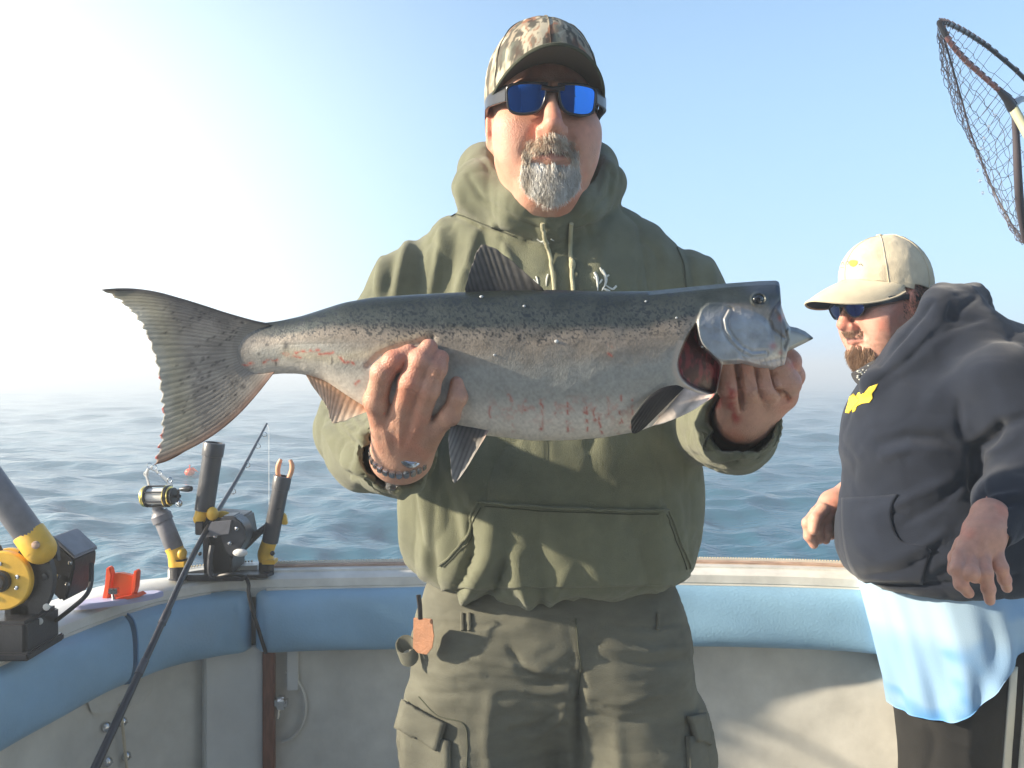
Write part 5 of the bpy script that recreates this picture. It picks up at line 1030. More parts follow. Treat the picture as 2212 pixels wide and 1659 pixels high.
def hoodie2():
    f = Field(np.array([.60, 1.45, HC-.53]), np.array([1.52, 2.28, HC+.30]), .0062)
    f.ell(Q(2085, 890, 1.92), (.225, .19, .215), None, .03); f.ell(Q(1985, 960, 1.90), (.165, .17, .19), None, .05); f.ell(Q(2018, 1150, 1.90), (.212, .185, .20), None, .05); f.ell(Q(2130, 1130, 1.95), (.22, .20, .24), None, .06)
    f.chain(QP([(2190, 840, 1.90, .13), (2240, 930, 1.88, .12)]), .05)
    f.chain(QP([(2150, 835, 1.76, .092), (2235, 990, 1.70, .082), (2235, 1020, 1.69, .078)]), .03); f.chain(QP([(2235, 1020, 1.69, .076), (2180, 1085, 1.63, .062), (2137, 1146, 1.575, .043)]), .02)
    f.chain(QP([(1980, 880, 2.02, .08), (1885, 1020, 2.04, .055), (1848, 1072, 2.045, .042)]), .03)
    f.chain(QP([(1888, 832, 1.86, .020), (1957, 782, 1.83, .027), (2003, 716, 1.83, .030), (2028, 655, 1.85, .034), (2035, 640, 1.90, .034)]), .016); f.chain(QP([(2020, 668, 1.83, .036), (2075, 655, 1.88, .042), (2098, 650, 1.93, .040), (2108, 670, 1.96, .030)]), .012)
    f.chain(QP([(1885, 830, 1.86, .024), (1960, 790, 1.95, .05), (2030, 700, 2.0, .06), (2090, 690, 1.98, .05)]), .03); f.chain(QP([(1990, 760, 1.86, .07), (2080, 740, 1.87, .08), (2160, 795, 1.85, .08)]), .04)
    f.plane_cut((1.0, 1.72, HC-.487), (-.02, .08, -1), .03); f.cap(Q(2134, 1150, 1.57), Q(2130, 1180, 1.55), .032, .036, .005, True); V, F, N = f.mesh(2)
    fl = [([(2015, 650), (1960, 715), (1900, 790)], 5, -.008), ([(2060, 655), (2050, 690), (2110, 690)], 6, -.008), ([(2040, 700), (1960, 780), (1890, 830)], 7, -.008), ([(2125, 690), (2060, 706), (2020, 730)], 5, -.006), ([(2110, 640), (2075, 668), (2060, 690)], 5, -.007),
          ([(2160, 920), (2110, 970), (2110, 1060), (2140, 1100)], 14, -.024), ([(2212, 905), (2160, 925), (2130, 960)], 12, -.014), ([(2190, 950), (2135, 985), (2125, 1050)], 12, .010), ([(1900, 960), (1960, 940), (2040, 945), (2100, 990)], 10, -.010), ([(1910, 985), (1970, 965), (2040, 975)], 12, .008), ([(2070, 870), (2075, 930), (2105, 980)], 9, -.008), ([(2005, 860), (2080, 800), (2180, 780)], 18, .006),
          ([(1860, 1120), (1960, 1080), (2060, 1030)], 12, .008), ([(1950, 1130), (2030, 1090), (2080, 1040)], 10, -.008), ([(1900, 1220), (1980, 1190), (2040, 1150)], 11, .009), ([(1860, 1240), (1950, 1232), (2030, 1180)], 9, -.008), ([(1850, 1180), (1880, 1200), (1870, 1250)], 9, .005), ([(2000, 1240), (2060, 1200), (2100, 1150)], 12, .006),
          ([(2080, 1060), (2140, 1075), (2200, 1065)], 7, .008), ([(2090, 1080), (2150, 1092), (2200, 1085)], 6, -.008), ([(1850, 1255), (1950, 1268), (2060, 1262), (2200, 1245)], 4, -.008)]
    V = folds(V, N, fl); V = V+N*((fbm(V*np.array([8, 8, 8]), 3, 140)-.5)*.014+(fbm(V*np.array([26, 26, 26]), 2, 141)-.5)*.005)[:, None]; V = creases(V, N, V*np.array([6, 6, 9]), .0028, 3); return laplace(V, F, .3), F
H2oV, H2oF = hoodie2(); hoodie2o = mesh_np('hoodie', H2oV, H2oF, M['blackcloth'], man2); B2 = bvh_of(H2oV, H2oF)
# pouch opening and yellow print
G2 = quadgrid((1810, 1084), (1936, 1066), (1934, 1268), (1842, 1262), 20, 20); 
Rc = smooth_curve([(1941, 1068), (1926, 1100), (1930, 1140), (1952, 1172), (2008, 1184), (2000, 1225), (1992, 1258)], 20); Lc = smooth_curve([(1822, 1076), (1822, 1110), (1824, 1150), (1830, 1190), (1838, 1220), (1852, 1242), (1866, 1255)], 20)
for i_ in range(20):
    for j_ in range(20): G2[i_, j_] = Lc[i_]+(Rc[i_]-Lc[i_])*j_/19
V, F = drape(B2, G2, .006, .008); mesh_np('pocket', V, F, M['blackcloth'], hoodie2o)
YP = [(1840, 892), (1845, 868), (1852, 850), (1862, 846), (1872, 848), (1876, 840), (1890, 830), (1888, 840), (1880, 850), (1878, 862), (1868, 872), (1862, 872), (1856, 878), (1850, 886), (1846, 884), (1843, 890)]
YP = [(x+5, y+0) for x, y in ((1822, 892), (1828, 872), (1831, 858), (1840, 851), (1845, 857), (1851, 848), (1862, 849), (1873, 836), (1892, 829), (1886, 841), (1879, 850), (1881, 860), (1874, 870), (1858, 872), (1847, 879), (1843, 888), (1838, 891), (1836, 885), (1830, 893))]
blob(B2, YP, .0022, M['printyellow'], 'yellow_emblem', hoodie2o, .0016)
# patterned neck gaiter
b = MB(); rg = np.random.default_rng(2); gp = [(1848, 818), (1862, 810), (1880, 800), (1900, 786)]; b.tube([Q(x, y, 1.93) for x, y in gp], .016, 12); ga = b.build('neck_gaiter', M['gaiter'], man2)
b = MB()
for k in range(26): x = rg.uniform(1850, 1888); y = 812-(x-1850)*.62+rg.uniform(-14, 9); b.ball(Q(x, y+6, 1.914), rg.uniform(.002, .0036), (1.3, .5, .8), 6)
b.build('white_specks', M['print'], ga, kind='stuff')
# pale blue shirt hanging out below, track trousers with stripes
M['shirt'] = mat('pale_blue_shirt', attr=True, rough=.85, bump=.3, bscale=500, spec=.2)
def shirt2():
    nu, nv = 150, 60; V = []; cx, cy = Q(2060, 1300, 1.93)[:2]
    for layer in (0, 1):
        for i_ in range(nv):
            t = i_/(nv-1)
            for j_ in range(nu):
                a_ = 2*PI*j_/nu; x = -math.cos(a_); y = math.sin(a_); front = max(0, -y)   # a=0 at the left edge
                hem = .300-.185*sstep(-.90, .70, x)+.004*math.sin(a_*5+1); z = HC-.455-hem*t
                w_ = (.006*math.sin(a_*11+2*math.sin(t*3))+.0025*math.sin(a_*23+t*4))*(.4+.8*t)+(.010*math.sin(a_*5+1.3+t)); r = 1-.02*layer/1
                V.append((cx+x*(.206-.018*t+w_*.8)*(r)+.055*t*(x < 0)*0+.045*t*max(0, -x)*(1.2), cy+y*(.17+.01*t+w_)*r, z))
    V = np.array(V); k = nu*nv; F = []
    for l, o in ((0, 0), (1, k)):
        for i_ in range(nv-1):
            for j_ in range(nu): q_ = (o+i_*nu+j_, o+i_*nu+(j_+1) % nu, o+(i_+1)*nu+(j_+1) % nu, o+(i_+1)*nu+j_); F.append(q_ if l else q_[::-1])
    for j_ in range(nu): F.append(((nv-1)*nu+j_, (nv-1)*nu+(j_+1) % nu, k+(nv-1)*nu+(j_+1) % nu, k+(nv-1)*nu+j_))
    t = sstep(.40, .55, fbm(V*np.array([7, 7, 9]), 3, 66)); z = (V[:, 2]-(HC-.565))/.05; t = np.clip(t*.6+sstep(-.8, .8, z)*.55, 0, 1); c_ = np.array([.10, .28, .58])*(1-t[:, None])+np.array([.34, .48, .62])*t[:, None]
    return V, F, c_
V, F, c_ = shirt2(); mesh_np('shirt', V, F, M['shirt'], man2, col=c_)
f = Field(np.array([.72, 1.6, ZD+.04]), np.array([1.5, 2.25, HC-.50]), .008)
f.ell(Q(2090, 1400, 1.96), (.20, .155, .17), None, .04); f.chain([(Q(2050, 1480, 1.92), .115), (Q(2050, 1750, 1.93), .10), (np.array([.985, 1.95, ZD+.08]), .07)], .04); f.chain([(Q(2180, 1480, 1.98), .115), (Q(2200, 1750, 1.99), .10), (np.array([1.19, 2.0, ZD+.08]), .07)], .04)
V, F, N = f.mesh(2); V = folds(V, N, [([(2000, 1560), (2060, 1600), (2120, 1620)], 10, .006), ([(1990, 1520), (2020, 1600), (2000, 1680)], 10, -.005), ([(2100, 1540), (2090, 1640), (2110, 1720)], 12, .005)]); V = V+N*((fbm(V*np.array([14, 14, 9]), 3, 170)-.5)*.014)[:, None]
tr = mesh_np('track_trousers', V, F, M['darkpants'], man2); B3 = bvh_of(V, F)
for x0, x1 in ((2188, 2166), (2222, 2200)):
    g = quadgrid((x0-7, 1440), (x0+9, 1440), (x1+12, 1720), (x1-6, 1720), 20, 4); V, F = drape(B3, g, .003, .003); mesh_np('side_stripe', V, F, M['print'], tr)
for x in (.985, 1.19):
    b = MB(); b.ball((x-.06, 1.93, ZD+.055), 1, (.15, .055, .055), 18); b.build('shoe', M['rubber'], man2); b = MB(); b.ball((x-.06, 1.93, ZD+.018), 1, (.158, .060, .018), 18); b.build('shoe_sole', M['tubegrey'], man2)
# ================================================================ FISHING GEAR ON THE GUNWALE
def oriented(c, axis, up=(0, 0, 1)):
    z = Vector(axis).normalized(); x = Vector(up).cross(z).normalized(); y = z.cross(x); return Matrix((x, y, z)).transposed()
def tube_holder(b0, b1, r, m, parent, name='tube', lip=True):
    a, c = np.array(b0), np.array(b1); b = MB()
    prof = [(0, r*.9), (.01, r), (.80, r), (.805, r*1.10), (.985, r*1.12), (1, r*1.06), (1, r*.86), (.75, r*.84)] if lip else [(0, r*.94), (.02, r), (.98, r), (1, r*.95)]
    b.lathe(a, c, prof, 28); return b.build(name, m, parent)
def elbow(pts, r, parent, name='socket', m=None):
    b = MB(); P = smooth_curve(pts, 10); b.tube(P, r, 20); o = b.build(name, m or M['yellow'], parent); return o
def knob(c, axis, r, h, m, parent, name='pivot_bolt', seg=18):
    c = np.array(c); ax = np.array(axis, float); ax /= np.linalg.norm(ax); b = MB(); b.lathe(c, c+ax*h, [(0, r), (.7, r), (1, r*.7)], seg); return b.build(name, m, parent)
# --- near downrigger, cut off by the left edge of the picture
D0 = 1.50
dr = thing('downrigger', tuple(Q(40, 1385, D0)), 'black downrigger with big yellow line spool at the left end of the gunwale', 'downrigger', 'downriggers clamped to the gunwale')
b = MB(); b.box(Q(30, 1362, D0+.01), (.105, .11, .062), bev=.1); b.box(Q(58, 1322, D0+.03), (.05, .06, .05), bev=.1); b.box(Q(22, 1396, D0+.01), (.13, .12, .014), bev=.2); b.build('mount', M['black'], dr)
# curved side frame with lightening holes
C0 = (8, 1252); P_o, P_i = [], []
for a in np.linspace(-62, 78, 26): t = R_(a); P_o.append((C0[0]+106*math.cos(t), C0[1]+106*math.sin(t))); P_i.append((C0[0]+66*math.cos(t), C0[1]+66*math.sin(t)))
b = MB(); V = []; th = .014
for (x, y) in P_o+P_i[::-1]: V.append(Q(x, y, D0))
n = len(P_o); F = []
Vb_ = [v_+np.array([0, th, 0]) for v_ in V]; allv = V+Vb_; k = len(V)
holes = []
for q_ in range(n-1): F += [(q_, q_+1, k-2-q_, k-1-q_), (k+k-1-q_, k+k-2-q_, k+q_+1, k+q_)]
F += [(q_, k+q_, k+(q_+1) % k, (q_+1) % k) for q_ in range(k)]; b.add(allv, F); fr = b.build('side_frame', M['black'], dr)
b = MB(); b.prism([Q(x, y, D0) for x, y in ((84, 1170), (98, 1158), (112, 1162), (121, 1184), (124, 1215), (108, 1200), (84, 1200))], (0, th, 0)); b.build('tube_bracket', M['black'], dr, bevel=.002)
for x, y in ((101, 1311-.0), (86, 1342), (66, 1370), (97, 1212), (96, 1246)):
    knob(Q(x, y-0, D0-.001), (0, -1, 0), .0062, .0025, M['gel'] if y in (1311, 1342) or y == 1311.0 else M['frame'], dr, 'bolt_hole', 14)
b = MB(); c = Q(2, 1255, D0-.02); b.lathe(c+np.array([0, .034, 0]), c, [(0, .046), (.05, .0515), (.30, .0515), (.34, .044), (.62, .044), (.66, .0515), (.94, .0515), (1, .049)], 56); sp_ = b.build('spool', M['yellow'], dr)
b = MB(); b.lathe(c+np.array([0, -.001, 0]), c+np.array([0, -.016, 0]), [(0, .019), (.5, .018), (.6, .0145), (1, .0125)], 28); b.build('spool_hub', M['black'], sp_)
for a in (-1.9, -.4, .25, 1.6, 2.7): knob(c+np.array([math.cos(a)*.030, -.0005, math.sin(a)*.030]), (0, -1, 0), .0038, .002, M['steel'], sp_, 'rivet', 10)
b = MB(); b.tube([Q(14, 1368, D0-.015), Q(26, 1356, D0-.02), Q(38, 1343, D0-.02)], .0026, 6); b.build('brake_lever', M['steel'], dr)
b = MB(); b.prism([Q(x, y, D0+.045) for x, y in ((106, 1165), (117, 1166), (160, 1206), (159, 1230), (151, 1265), (142, 1297), (130, 1300), (114, 1283), (105, 1262))], (0, .085, 0)); mo = b.build('motor_housing', M['black'], dr, bevel=.004)
b = MB(); b.prism([Q(x, y, D0+.043) for x, y in ((108, 1160), (118, 1161), (162, 1202), (161, 1209), (116, 1170), (107, 1168))], (0, .086, 0)); b.build('housing_lid', M['tubegrey'], mo, bevel=.002)
for x, y in ((152, 1216), (126, 1245), (146, 1262)): knob(Q(x, y, D0+.044), (0, -1, 0), .004, .002, M['steel'], mo, 'screw', 10)
tube_holder(Q(83, 1180, D0-.012), Q(-58, 985, D0-.03), .0245, M['tubegrey'], dr, 'rod_tube', lip=False)
b = MB(); b.lathe(Q(61, 1149.5, D0-.0125), Q(87, 1185.5, D0-.012), [(0, .0258), (.04, .0268), (1, .0268)], 28); b.build('socket', M['yellow'], dr); b = MB(); b.ball(Q(87, 1185.5, D0-.012), .0266, seg=20); b.build('socket_end', M['yellow'], dr); knob(Q(78, 1199-22, D0-.037), (0, -1, 0), .0068, .004, M['teak'], dr)
b = MB(); b.tube(smooth_curve([Q(198, 1218, D0+.08), Q(196, 1262, D0+.05), Q(184, 1288, D0+.02), Q(150, 1318, D0+.03), Q(107, 1350, D0+.06), Q(98, 1349, D0+.05), Q(72, 1352, D0+.03)], 40), .0042, 8); b.build('power_cable', M['cable'], dr)
b = MB(); b.tube([Q(-6, 1180, D0-.01), Q(2, 1196, D0-.01)], .006, 8); b.build('handle_grip', M['black'], dr)
# --- far downrigger on the corner plank
D1 = 1.95
d2_ = thing('downrigger', tuple(Q(480, 1240, D1)), 'black downrigger with an upright rod tube standing on the corner of the gunwale', 'downrigger', 'downriggers clamped to the gunwale')
b = MB(); b.prism([Q(x, y, D1-.01) for x, y in ((437, 1128), (446, 1112), (520, 1118), (528, 1160), (520, 1190), (500, 1205), (500, 1243), (440, 1243), (437, 1200))], (0, .10, 0)); b.build('housing', M['black'], d2_, bevel=.004)
b = MB(); b.prism([Q(x, y, D1-.05) for x, y in ((472, 1128), (478, 1116), (506, 1114), (512, 1122), (520, 1126), (530, 1142), (531, 1165), (519, 1185), (508, 1205), (490, 1196), (478, 1168))], (0, .05, 0)); b.build('reel_cover', M['tube'], d2_, bevel=.003)
b = MB(); b.prism([Q(x, y, D1-.055) for x, y in ((440, 1162), (456, 1128), (500, 1124), (494, 1154))], (0, .006, 0)); b.build('cover_plate', M['tubegrey'], d2_, bevel=.001)
b = MB(); b.prism([Q(x, y, D1-.03) for x, y in ((437, 1106), (446, 1100), (449, 1130), (452, 1205), (462, 1243), (450, 1243), (438, 1195), (436, 1150))], (0, .012, 0)); b.build('side_frame', M['black'], d2_, bevel=.002)
b = MB(); b.tube(smooth_curve([Q(458, 1178, D1-.04), Q(454, 1205, D1-.045), Q(455, 1240, D1-.04), Q(478, 1243, D1-.03)], 16), .006, 8); b.build('frame_rib', M['tube'], d2_)
for x, y in ((466, 1158), (432, 1196), (512, 1142), (497, 1174)): knob(Q(x, y, D1-.052), (0, -1, 0), .0045, .003, M['steel'] if y != 1196 else M['black'], d2_, 'bolt', 10)
b = MB(); b.ball(Q(519, 1194, D1-.05), .013, (1.3, .6, .7)); b.build('white_tape', M['line'], d2_)
b = MB(); b.box(Q(475, 1244, D1+.01), (.13, .07, .008), bev=.2); b.box(Q(548, 1240, D1+.03), (.08, .05, .008), bev=.2); b.build('base_plate', M['black'], d2_)
tube_holder(Q(441, 1103, D1-.02), Q(463, 956, D1-.02), .0215, M['tube'], d2_, 'rod_tube')
elbow([Q(441, 1096, D1-.022), Q(437, 1108, D1-.022), Q(434, 1120, D1-.022)], .0160, d2_); b = MB(); b.ball(Q(433, 1120, D1-.022), .0162); b.build('socket_end', M['yellow'], d2_)
b = MB(); b.ball(Q(459, 1110, D1-.035), .016, (.85, .7, 1)); b.build('pivot_cap', M['yellow'], d2_); b = MB(); b.ball(Q(480, 1113, D1), .013, (1.5, .8, .8)); b.build('pivot_cap', M['yellow'], d2_)
b = MB(); b.box(Q(433, 1140, D1-.03), (.018, .02, .03)); b.build('clamp', M['black'], d2_)
# --- rod holder with conventional reel
D2 = 1.92
rh = thing('rod_holder', tuple(Q(386, 1250, D2)), 'grey rod holder tube with yellow elbow leaning left under the gold reel', 'rod holder', 'rod holders on the gunwale')
b = MB(); b.lathe(Q(386, 1250, D2), Q(386, 1206, D2), [(0, .022), (.06, .019), (1, .019)], 24); b.build('base_post', M['black'], rh)
elbow([Q(384, 1222, D2), Q(383, 1206, D2), Q(380, 1192, D2), Q(374, 1180, D2)], .0195, rh); b = MB(); b.ball(Q(393, 1196, D2-.008), .0135, (.8, 1, 1)); b.build('pivot_cap', M['yellow'], rh)
b = MB(); b.box(Q(393, 1217, D2-.006), (.022, .03, .012)); b.build('release_tab', M['yellow'], rh)
tube_holder(Q(378, 1186, D2), Q(350, 1118, D2), .0195, M['tubegrey'], rh, 'rod_tube', lip=False)
b = MB(); b.lathe(Q(353, 1126, D2), Q(344, 1104, D2), [(0, .0225), (.6, .0225), (.8, .0185), (1, .017)], 24); b.build('tube_collar', M['tubegrey'], rh)
rr = thing('fishing_rod', tuple(Q(346, 1100, D2)), 'short foreshortened fishing rod with gold and black trolling reel in the left holder', 'fishing rod', 'trolling rods')
b = MB(); b.tube([Q(352, 1125, D2), Q(341, 1100, D2), Q(338, 1088, D2)], [.0135, .0125, .010], 12); b.build('grip', M['tubegrey'], rr)
b = MB(); b.tube(smooth_curve([Q(338, 1088, D2), Q(360, 1060, D2+.2), Q(368, 1046, D2+.5), Q(352, 1030, D2+1.1), Q(336, 1016, D2+1.7), Q(322, 1010, D2+2.0)], 30), [.006, .0065, .006, .0075], 8); b.build('rod_blank', M['rod'], rr)
for x, y, d in ((367, 1042, D2+.5), (345, 1026, D2+1.2), (334, 1014, D2+1.6), (323, 1010, D2+1.9)): b = MB(); b.tube([Q(x+5*math.cos(t), y-5+5*math.sin(t), d) for t in np.linspace(0, 2*PI, 13)], .0022, 5); b.build('line_guide', M['steel'], rr)
b = MB(); b.tube(smooth_curve([Q(324, 1052, D2), Q(319, 1036, D2), Q(316, 1024, D2), Q(321, 1012, D2)], 14), .0030, 6); b.tube([Q(316+5*math.cos(t), 1024+5*math.sin(t), D2) for t in np.linspace(0, 2*PI, 13)], .0012, 5); b.build('line', M['line'], rr)
ra = np.array([1, -.10, .03]); ra /= np.linalg.norm(ra); rc = Q(343, 1072, D2-.01); hs = .041
reel = b = MB(); b.lathe(rc-ra*hs*.62, rc+ra*hs*.45, [(0, .0175), (1, .0175)], 28); rl = b.build('line_spool', M['line'], rr)
for s0, s1, r, m_, nm in ((-.86, -.62, .0235, 'gold', 'side_plate'), (-.66, -.58, .0245, 'frame', 'frame_ring'), (.42, .50, .0245, 'gold', 'side_plate'), (.50, .62, .0245, 'frame', 'frame_ring'), (.62, .72, .022, 'gold', 'side_plate'), (.72, .92, .019, 'frame', 'gear_case')):
    b = MB(); b.lathe(rc+ra*hs*s0, rc+ra*hs*s1, [(0, r*.93), (.25, r), (.8, r), (1, r*.93)], 30); b.build(nm, M[m_], rr)
b = MB()
for t in (.5, 1.5, 2.6, 3.6, 4.7, 5.6): o_ = np.array([0, math.cos(t)*.0225, math.sin(t)*.0225]); b.tube([rc-ra*hs*.62+o_, rc+ra*hs*.45+o_], .0022, 6)
b.build('frame_bars', M['frame'], rr)
b = MB(); q = rc+ra*hs*.95; b.tube([q, q+np.array([.012, -.004, 0])], .004, 8); b.tube([q+np.array([.008, -.004, -.012]), q+np.array([.008, -.004, .014]), q+np.array([.018, -.006, .016])], .0032, 6); b.build('crank', M['frame'], rr)
b = MB(); b.lathe(q+np.array([.014, -.006, .016]), q+np.array([.040, -.010, .018]), [(0, .004), (.3, .006), (.7, .0075), (1, .006)], 12); b.build('crank_knob', M['frame'], rr)
b = MB(); b.tube([q+np.array([.006, -.01, -.014]), q+np.array([.016, -.012, -.020])], .004, 8); b.ball(q+np.array([.014, -.01, -.014]), .008, (.7, 1, 1)); b.build('star_drag', M['steel'], rr)
# --- long rod leaning in the corner, tip far out over the water
lr = thing('fishing_rod', tuple(Q(200, 1670, 1.42)), 'long black fishing rod leaning across the blue bolster with its tip high over the water', 'fishing rod', 'trolling rods')
A, Bp, Cp = Q(196, 1680, 1.36), Q(428, 1178, 1.84), Q(576, 916, 2.55)
b = MB(); b.tube(smooth_curve([A, (A+Bp)/2, Bp, (Bp+Cp)/2+np.array([.004, 0, 0]), Cp], 40), [.0075, .0065, .0060, .0048, .0034], 10); bl = b.build('rod_blank', M['rod'], lr)
b = MB(); b.tube([A+(Bp-A)*-.12, A+(Bp-A)*.02], .0088, 12); b.build('grip', M['tubegrey'], lr)
for t in (.40, .62): p = A+(Bp-A)*t; b = MB(); b.tube([p-(Bp-A)*.03, p+(Bp-A)*.03], .0078, 10); b.build('thread_wrap', M['tube'], lr)
for t in (.15, .38, .60, .78, .90): p = Bp+(Cp-Bp)*t; b = MB(); b.tube([p+np.array([.008+.007*math.cos(a), 0, .007*math.sin(a)-.004]) for a in np.linspace(0, 2*PI, 11)], .0012, 5); b.build('line_guide', M['steel'], lr)
b = MB(); b.tube([Cp, Q(581, 925, 2.5), Q(581, 1180, 2.5), Q(580, 1215, 2.4)], .0007, 4); b.build('line', M['line'], lr)
# --- upright rod tube holding pliers
D3 = 2.0
ph = thing('rod_holder', tuple(Q(578, 1230, D3)), 'black rod holder tube with yellow elbow and a pair of copper handles in its mouth', 'rod holder', 'rod holders on the gunwale')
b = MB(); b.lathe(Q(575, 1240, D3), Q(576, 1206, D3), [(0, .021), (.1, .0175), (1, .0175)], 24); b.build('base_post', M['black'], ph)
elbow([Q(577, 1214, D3), Q(573, 1198, D3), Q(577, 1184, D3), Q(582, 1170, D3)], .0178, ph); knob(Q(589, 1195, D3-.018), (0, -1, 0), .0055, .004, M['frame'], ph)
b = MB(); b.box(Q(583, 1212, D3-.004), (.030, .03, .010)); b.build('release_tab', M['yellow'], ph)
tube_holder(Q(583, 1172, D3), Q(611, 1028, D3), .0188, M['tube'], ph, 'rod_tube')
b = MB(); b.prism([Q(x, y, D3) for x, y in ((604, 1106), (616, 1112), (620, 1134), (611, 1134), (602, 1130))], (0, .014, 0)); b.build('latch_fin', M['yellow'], ph, bevel=.002)
b = MB(); b.tube([Q(602, 1118, D3+.02), Q(560, 1150, D3+.02), Q(522, 1187, D3+.0)], .0085, 10); b.build('brace_bar', M['tube'], ph)
pl = thing('pliers', tuple(Q(613, 1040, D3)), 'pliers with two copper coloured handles sticking out of the black tube', 'pliers')
for s_, pts in ((-1, [(603, 1032), (600, 1018), (602, 1004), (607, 992)]), (1, [(623, 1034), (629, 1020), (631, 1006), (627, 993)])):
    b = MB(); b.tube(smooth_curve([Q(x, y, D3-.004*s_) for x, y in pts], 14), [.0052, .0058, .0060, .0042], 10); b.build('handle', M['copper'], pl)
b = MB(); b.tube([Q(603, 1032, D3), Q(606, 1060, D3)], .004, 6); b.build('jaw', M['steel'], pl); b = MB(); b.tube([Q(623, 1034, D3), Q(612, 1060, D3)], .004, 6); b.build('jaw', M['steel'], pl)
# --- orange planer clip board standing on its plate
D4 = 1.735
ob = thing('line_winder', tuple(Q(256, 1295, D4)), 'bright orange H shaped plastic winder bolted to a pale oval plate on the gunwale', 'line winder')
b = MB(); V = []; n = 32; c = Q(252, 1300, D4)
for z, r in ((-.004, 1), (.004, 1), (.007, .94)):
    for j_ in range(n): a = 2*PI*j_/n; V.append((c[0]+math.cos(a)*.070*r+.006, c[1]+math.sin(a)*.032*r+math.cos(a)*.045*r, ZR+.012+z))
b.add(V, [(i_*n+j_, i_*n+(j_+1) % n, (i_+1)*n+(j_+1) % n, (i_+1)*n+j_) for i_ in range(2) for j_ in range(n)]+[tuple(range(n))[::-1], tuple(2*n+j_ for j_ in range(n))]); b.build('oval_plate', M['purple'], ob)
b = MB(); b.prism([Q(x, y, D4) for x, y in ((233, 1240), (258, 1226+12), (288, 1244), (288, 1290), (249, 1300), (225, 1302))], (0.004, .012, 0)); b.build('web', M['orange2'], ob, bevel=.0015)
for P in (((229, 1226), (237, 1226), (241, 1242), (232, 1302), (219, 1300), (226, 1262)), ((289, 1232), (297, 1234), (294, 1270), (288, 1290), (281, 1290), (285, 1255))):
    b = MB(); b.prism([Q(x, y, D4-.012) for x, y in P], (0.0, .018, 0)); b.build('side_rail', M['orange'], ob, bevel=.002)
b = MB(); b.prism([Q(x, y, D4-.016) for x, y in ((205, 1302), (292, 1284), (300, 1290), (212, 1308))], (.004, .03, 0)); b.build('foot', M['orange'], ob, bevel=.001)
b = MB(); b.tube([Q(244, 1278, D4-.02), Q(246, 1296, D4-.02)], .004, 8); b.box(Q(246, 1276, D4-.022), (.018, .012, .012)); b.build('clamp_screw', M['steel'], ob)
# --- black cable over the gunwale and down behind the cushions
cb = MB(); cb.tube(smooth_curve([Q(455, 1247, D1-.03), Q(500, 1240, D1-.05), Q(528, 1246, 1.945), Q(537, 1262, 1.93), Q(537, 1280, 1.925), Q(545, 1318, 1.925), Q(556, 1352, 1.93), Q(566, 1385, 1.945), Q(574, 1410, 1.97)], 50), .0042, 8); tag(cb.build('power_cable', M['cable']), 'black cable running over the gunwale corner and down the gap between two blue cushions', 'cable')
for i_, (x, y) in enumerate(((378, 1246), (428, 1243))): pass
b = MB(); b.box(Q(345+90, 1246, 1.93), (.10, .02, .012)); tag(b.build('knife_handle', M['black']), 'short black strip lying on the stud track beside the corner downrigger', 'strip')
# --- red float on the sea
bf = Q(410, 1027, HC/(1027-HY)*FPX); bo = thing('fishing_float', (bf[0], bf[1], 0), 'small red float drifting on the sea behind the reel', 'float')
b = MB(); b.ball((bf[0], bf[1], .05), .078, (1, 1, .8)); b.build('ball', M['orange'], bo); b = MB(); b.prism([(bf[0]-.02, bf[1], .10), (bf[0]+.14, bf[1], .05), (bf[0]+.05, bf[1], .13)], (0, .01, 0)); b.tube([(bf[0], bf[1], 0), (bf[0], bf[1], .17)], .01, 6); b.build('tag', M['orange'], bo)
# --- water dripping from the sleeve
wd_ = MB(); rg = np.random.default_rng(9)
wd_.tube(smooth_curve([Q(848, 1032, .955), Q(846, 1048, .955), Q(843, 1066, .955)], 8), [.006, .008, .0015], 8); wd_.ball(Q(858, 1040, .955), .005); wd_.ball(Q(838, 1052, .955), .003)
tag(wd_.build('water_drip', M['drop']), 'clear water dripping off the wet sleeve cuff', 'water')
# ================================================================ LANDING NET
ln = thing('landing_net', tuple(Q(2188, 228, 1.78)), 'tall landing net with black hoop and cord mesh at the upper right edge', 'landing net')
HA = smooth_curve([(2029, 48, 1.74), (2050, 88, 1.74), (2079, 124, 1.75), (2118, 160, 1.76), (2160, 197, 1.77), (2186, 222, 1.78), (2194, 281, 1.80), (2199, 380, 1.83), (2204, 450, 1.87), (2214, 522, 1.92)], 60)
HB = smooth_curve([(2029, 48, 1.74), (2046, 50, 1.80), (2079, 66, 1.88), (2110, 85, 1.95), (2145, 110, 2.0), (2211, 168, 2.08), (2270, 240, 2.12), (2300, 330, 2.12), (2290, 440, 2.06), (2250, 510, 1.98), (2214, 522, 1.92)], 60)
HK = smooth_curve([(2029, 50, 1.75), (2046, 105, 1.86), (2060, 155, 1.92), (2079, 222, 1.97), (2095, 281, 2.0), (2119, 345, 2.02), (2143, 405, 2.02), (2185, 484, 1.98), (2214, 524, 1.93)], 60)
W3 = lambda P: np.array([Q(*p) for p in P])
A3, B3_, K3 = W3(HA), W3(HB), W3(HK)
b = MB(); b.tube(B3_, .0052, 10); b.build('hoop', M['frame'], ln); b = MB(); b.tube(A3[:36], .0050, 10); b.build('hoop', M['redpole'], ln); b = MB(); b.tube(A3[36:], [.006, .008, .009, .006], 10); b.build('hoop', M['netblack'], ln)
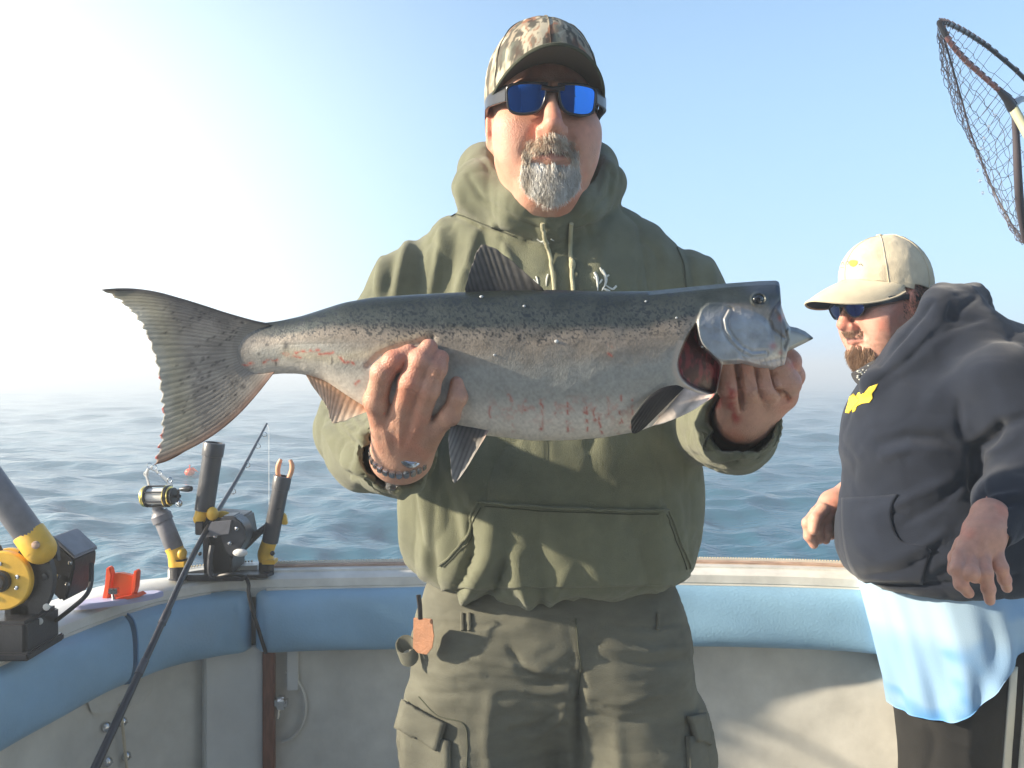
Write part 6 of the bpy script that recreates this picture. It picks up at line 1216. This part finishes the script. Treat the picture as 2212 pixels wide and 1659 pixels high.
b = MB(); b.tube(A3[:6], .0065, 8); b.build('hoop_sleeve', M['frame'], ln); b = MB(); b.tube([Q(2158, 196, 1.765), Q(2176, 214, 1.77), Q(2188, 236, 1.775)], [.0050, .009, .0105], 10); b.tube([Q(2188, 226, 1.775), Q(2205, 214, 1.83), Q(2225, 214, 1.9)], [.0085, .007, .005], 8); b.build('yoke', M['frame'], ln)
H0 = Q(2188, 232, 1.775); H1 = np.array([1.40, 1.50, ZR]); b = MB(); b.tube([H0, H0*.7+H1*.3, H0*.3+H1*.7, H1], .0095, 14); b.build('handle', M['handle'], ln)
nb = MB(); rg = np.random.default_rng(4)
def netsheet(S, T, nu, nv, bow):
    us = np.linspace(.015, .985, nu); G_ = np.zeros((nu, nv, 3))
    for i_, u in enumerate(us):
        a = np.array([np.interp(u*59, np.arange(60), S[:, k_]) for k_ in range(3)]); c = np.array([np.interp(u*59, np.arange(60), T[:, k_]) for k_ in range(3)])
        for j_ in range(nv): t = j_/(nv-1); G_[i_, j_] = a+(c-a)*t+np.array([-.0, bow, -.04])*math.sin(t*PI)*math.sin(u*PI)+rg.normal(0, .0022, 3)*(0 < j_ < nv-1)
    for i_ in range(nu):
        for j_ in range(nv-1):
            # zig-zag meshes: neighbours alternate between pulling together and apart
            p, q = G_[i_, j_], G_[i_, j_+1]; nb.tube([p, (p+q)/2+rg.normal(0, .001, 3), q], .00065, 4, cap=False)
            if i_ < nu-1 and (i_+j_) % 2 == 0: p, q = G_[i_, j_], G_[i_+1, j_]; nb.tube([p, (p+q)/2+np.array([.003, 0, -.003]), q], .00065, 4, cap=False)
    for i_ in range(nu-1):
        for j_ in range(nv):
            if (i_+j_) % 2: p, q = G_[i_, j_], G_[i_+1, j_]; nb.tube([p, (p+q)/2+np.array([-.002, 0, -.004]), q], .00065, 4, cap=False)
            if 0 < j_ < nv-1: nb.ball(G_[i_, j_], .0012, seg=5)
netsheet(A3, K3, 26, 8, .05); netsheet(B3_, K3, 26, 12, .10); nb.tube(K3, .0022, 6)
for i_ in range(0, 58, 2):
    for S in (A3, B3_): nb.tube([S[i_]+np.array([0, 0, .008]), S[i_]+np.array([.004, -.007, 0]), S[i_]+np.array([0, 0, -.009])], .0016, 5)
nb.build('netting', M['netblack'], ln, kind='stuff')
b = MB()
for x, y in ((2150, 249), (2136, 273), (2126, 299), (2119, 322), (2112, 343), (2112, 368), (2117, 391), (2123, 417)): b.ball(Q(x, y, 1.84), .0034, (1, .8, 1.2), 8)
b.build('water_drops', M['drop'], ln, kind='stuff')
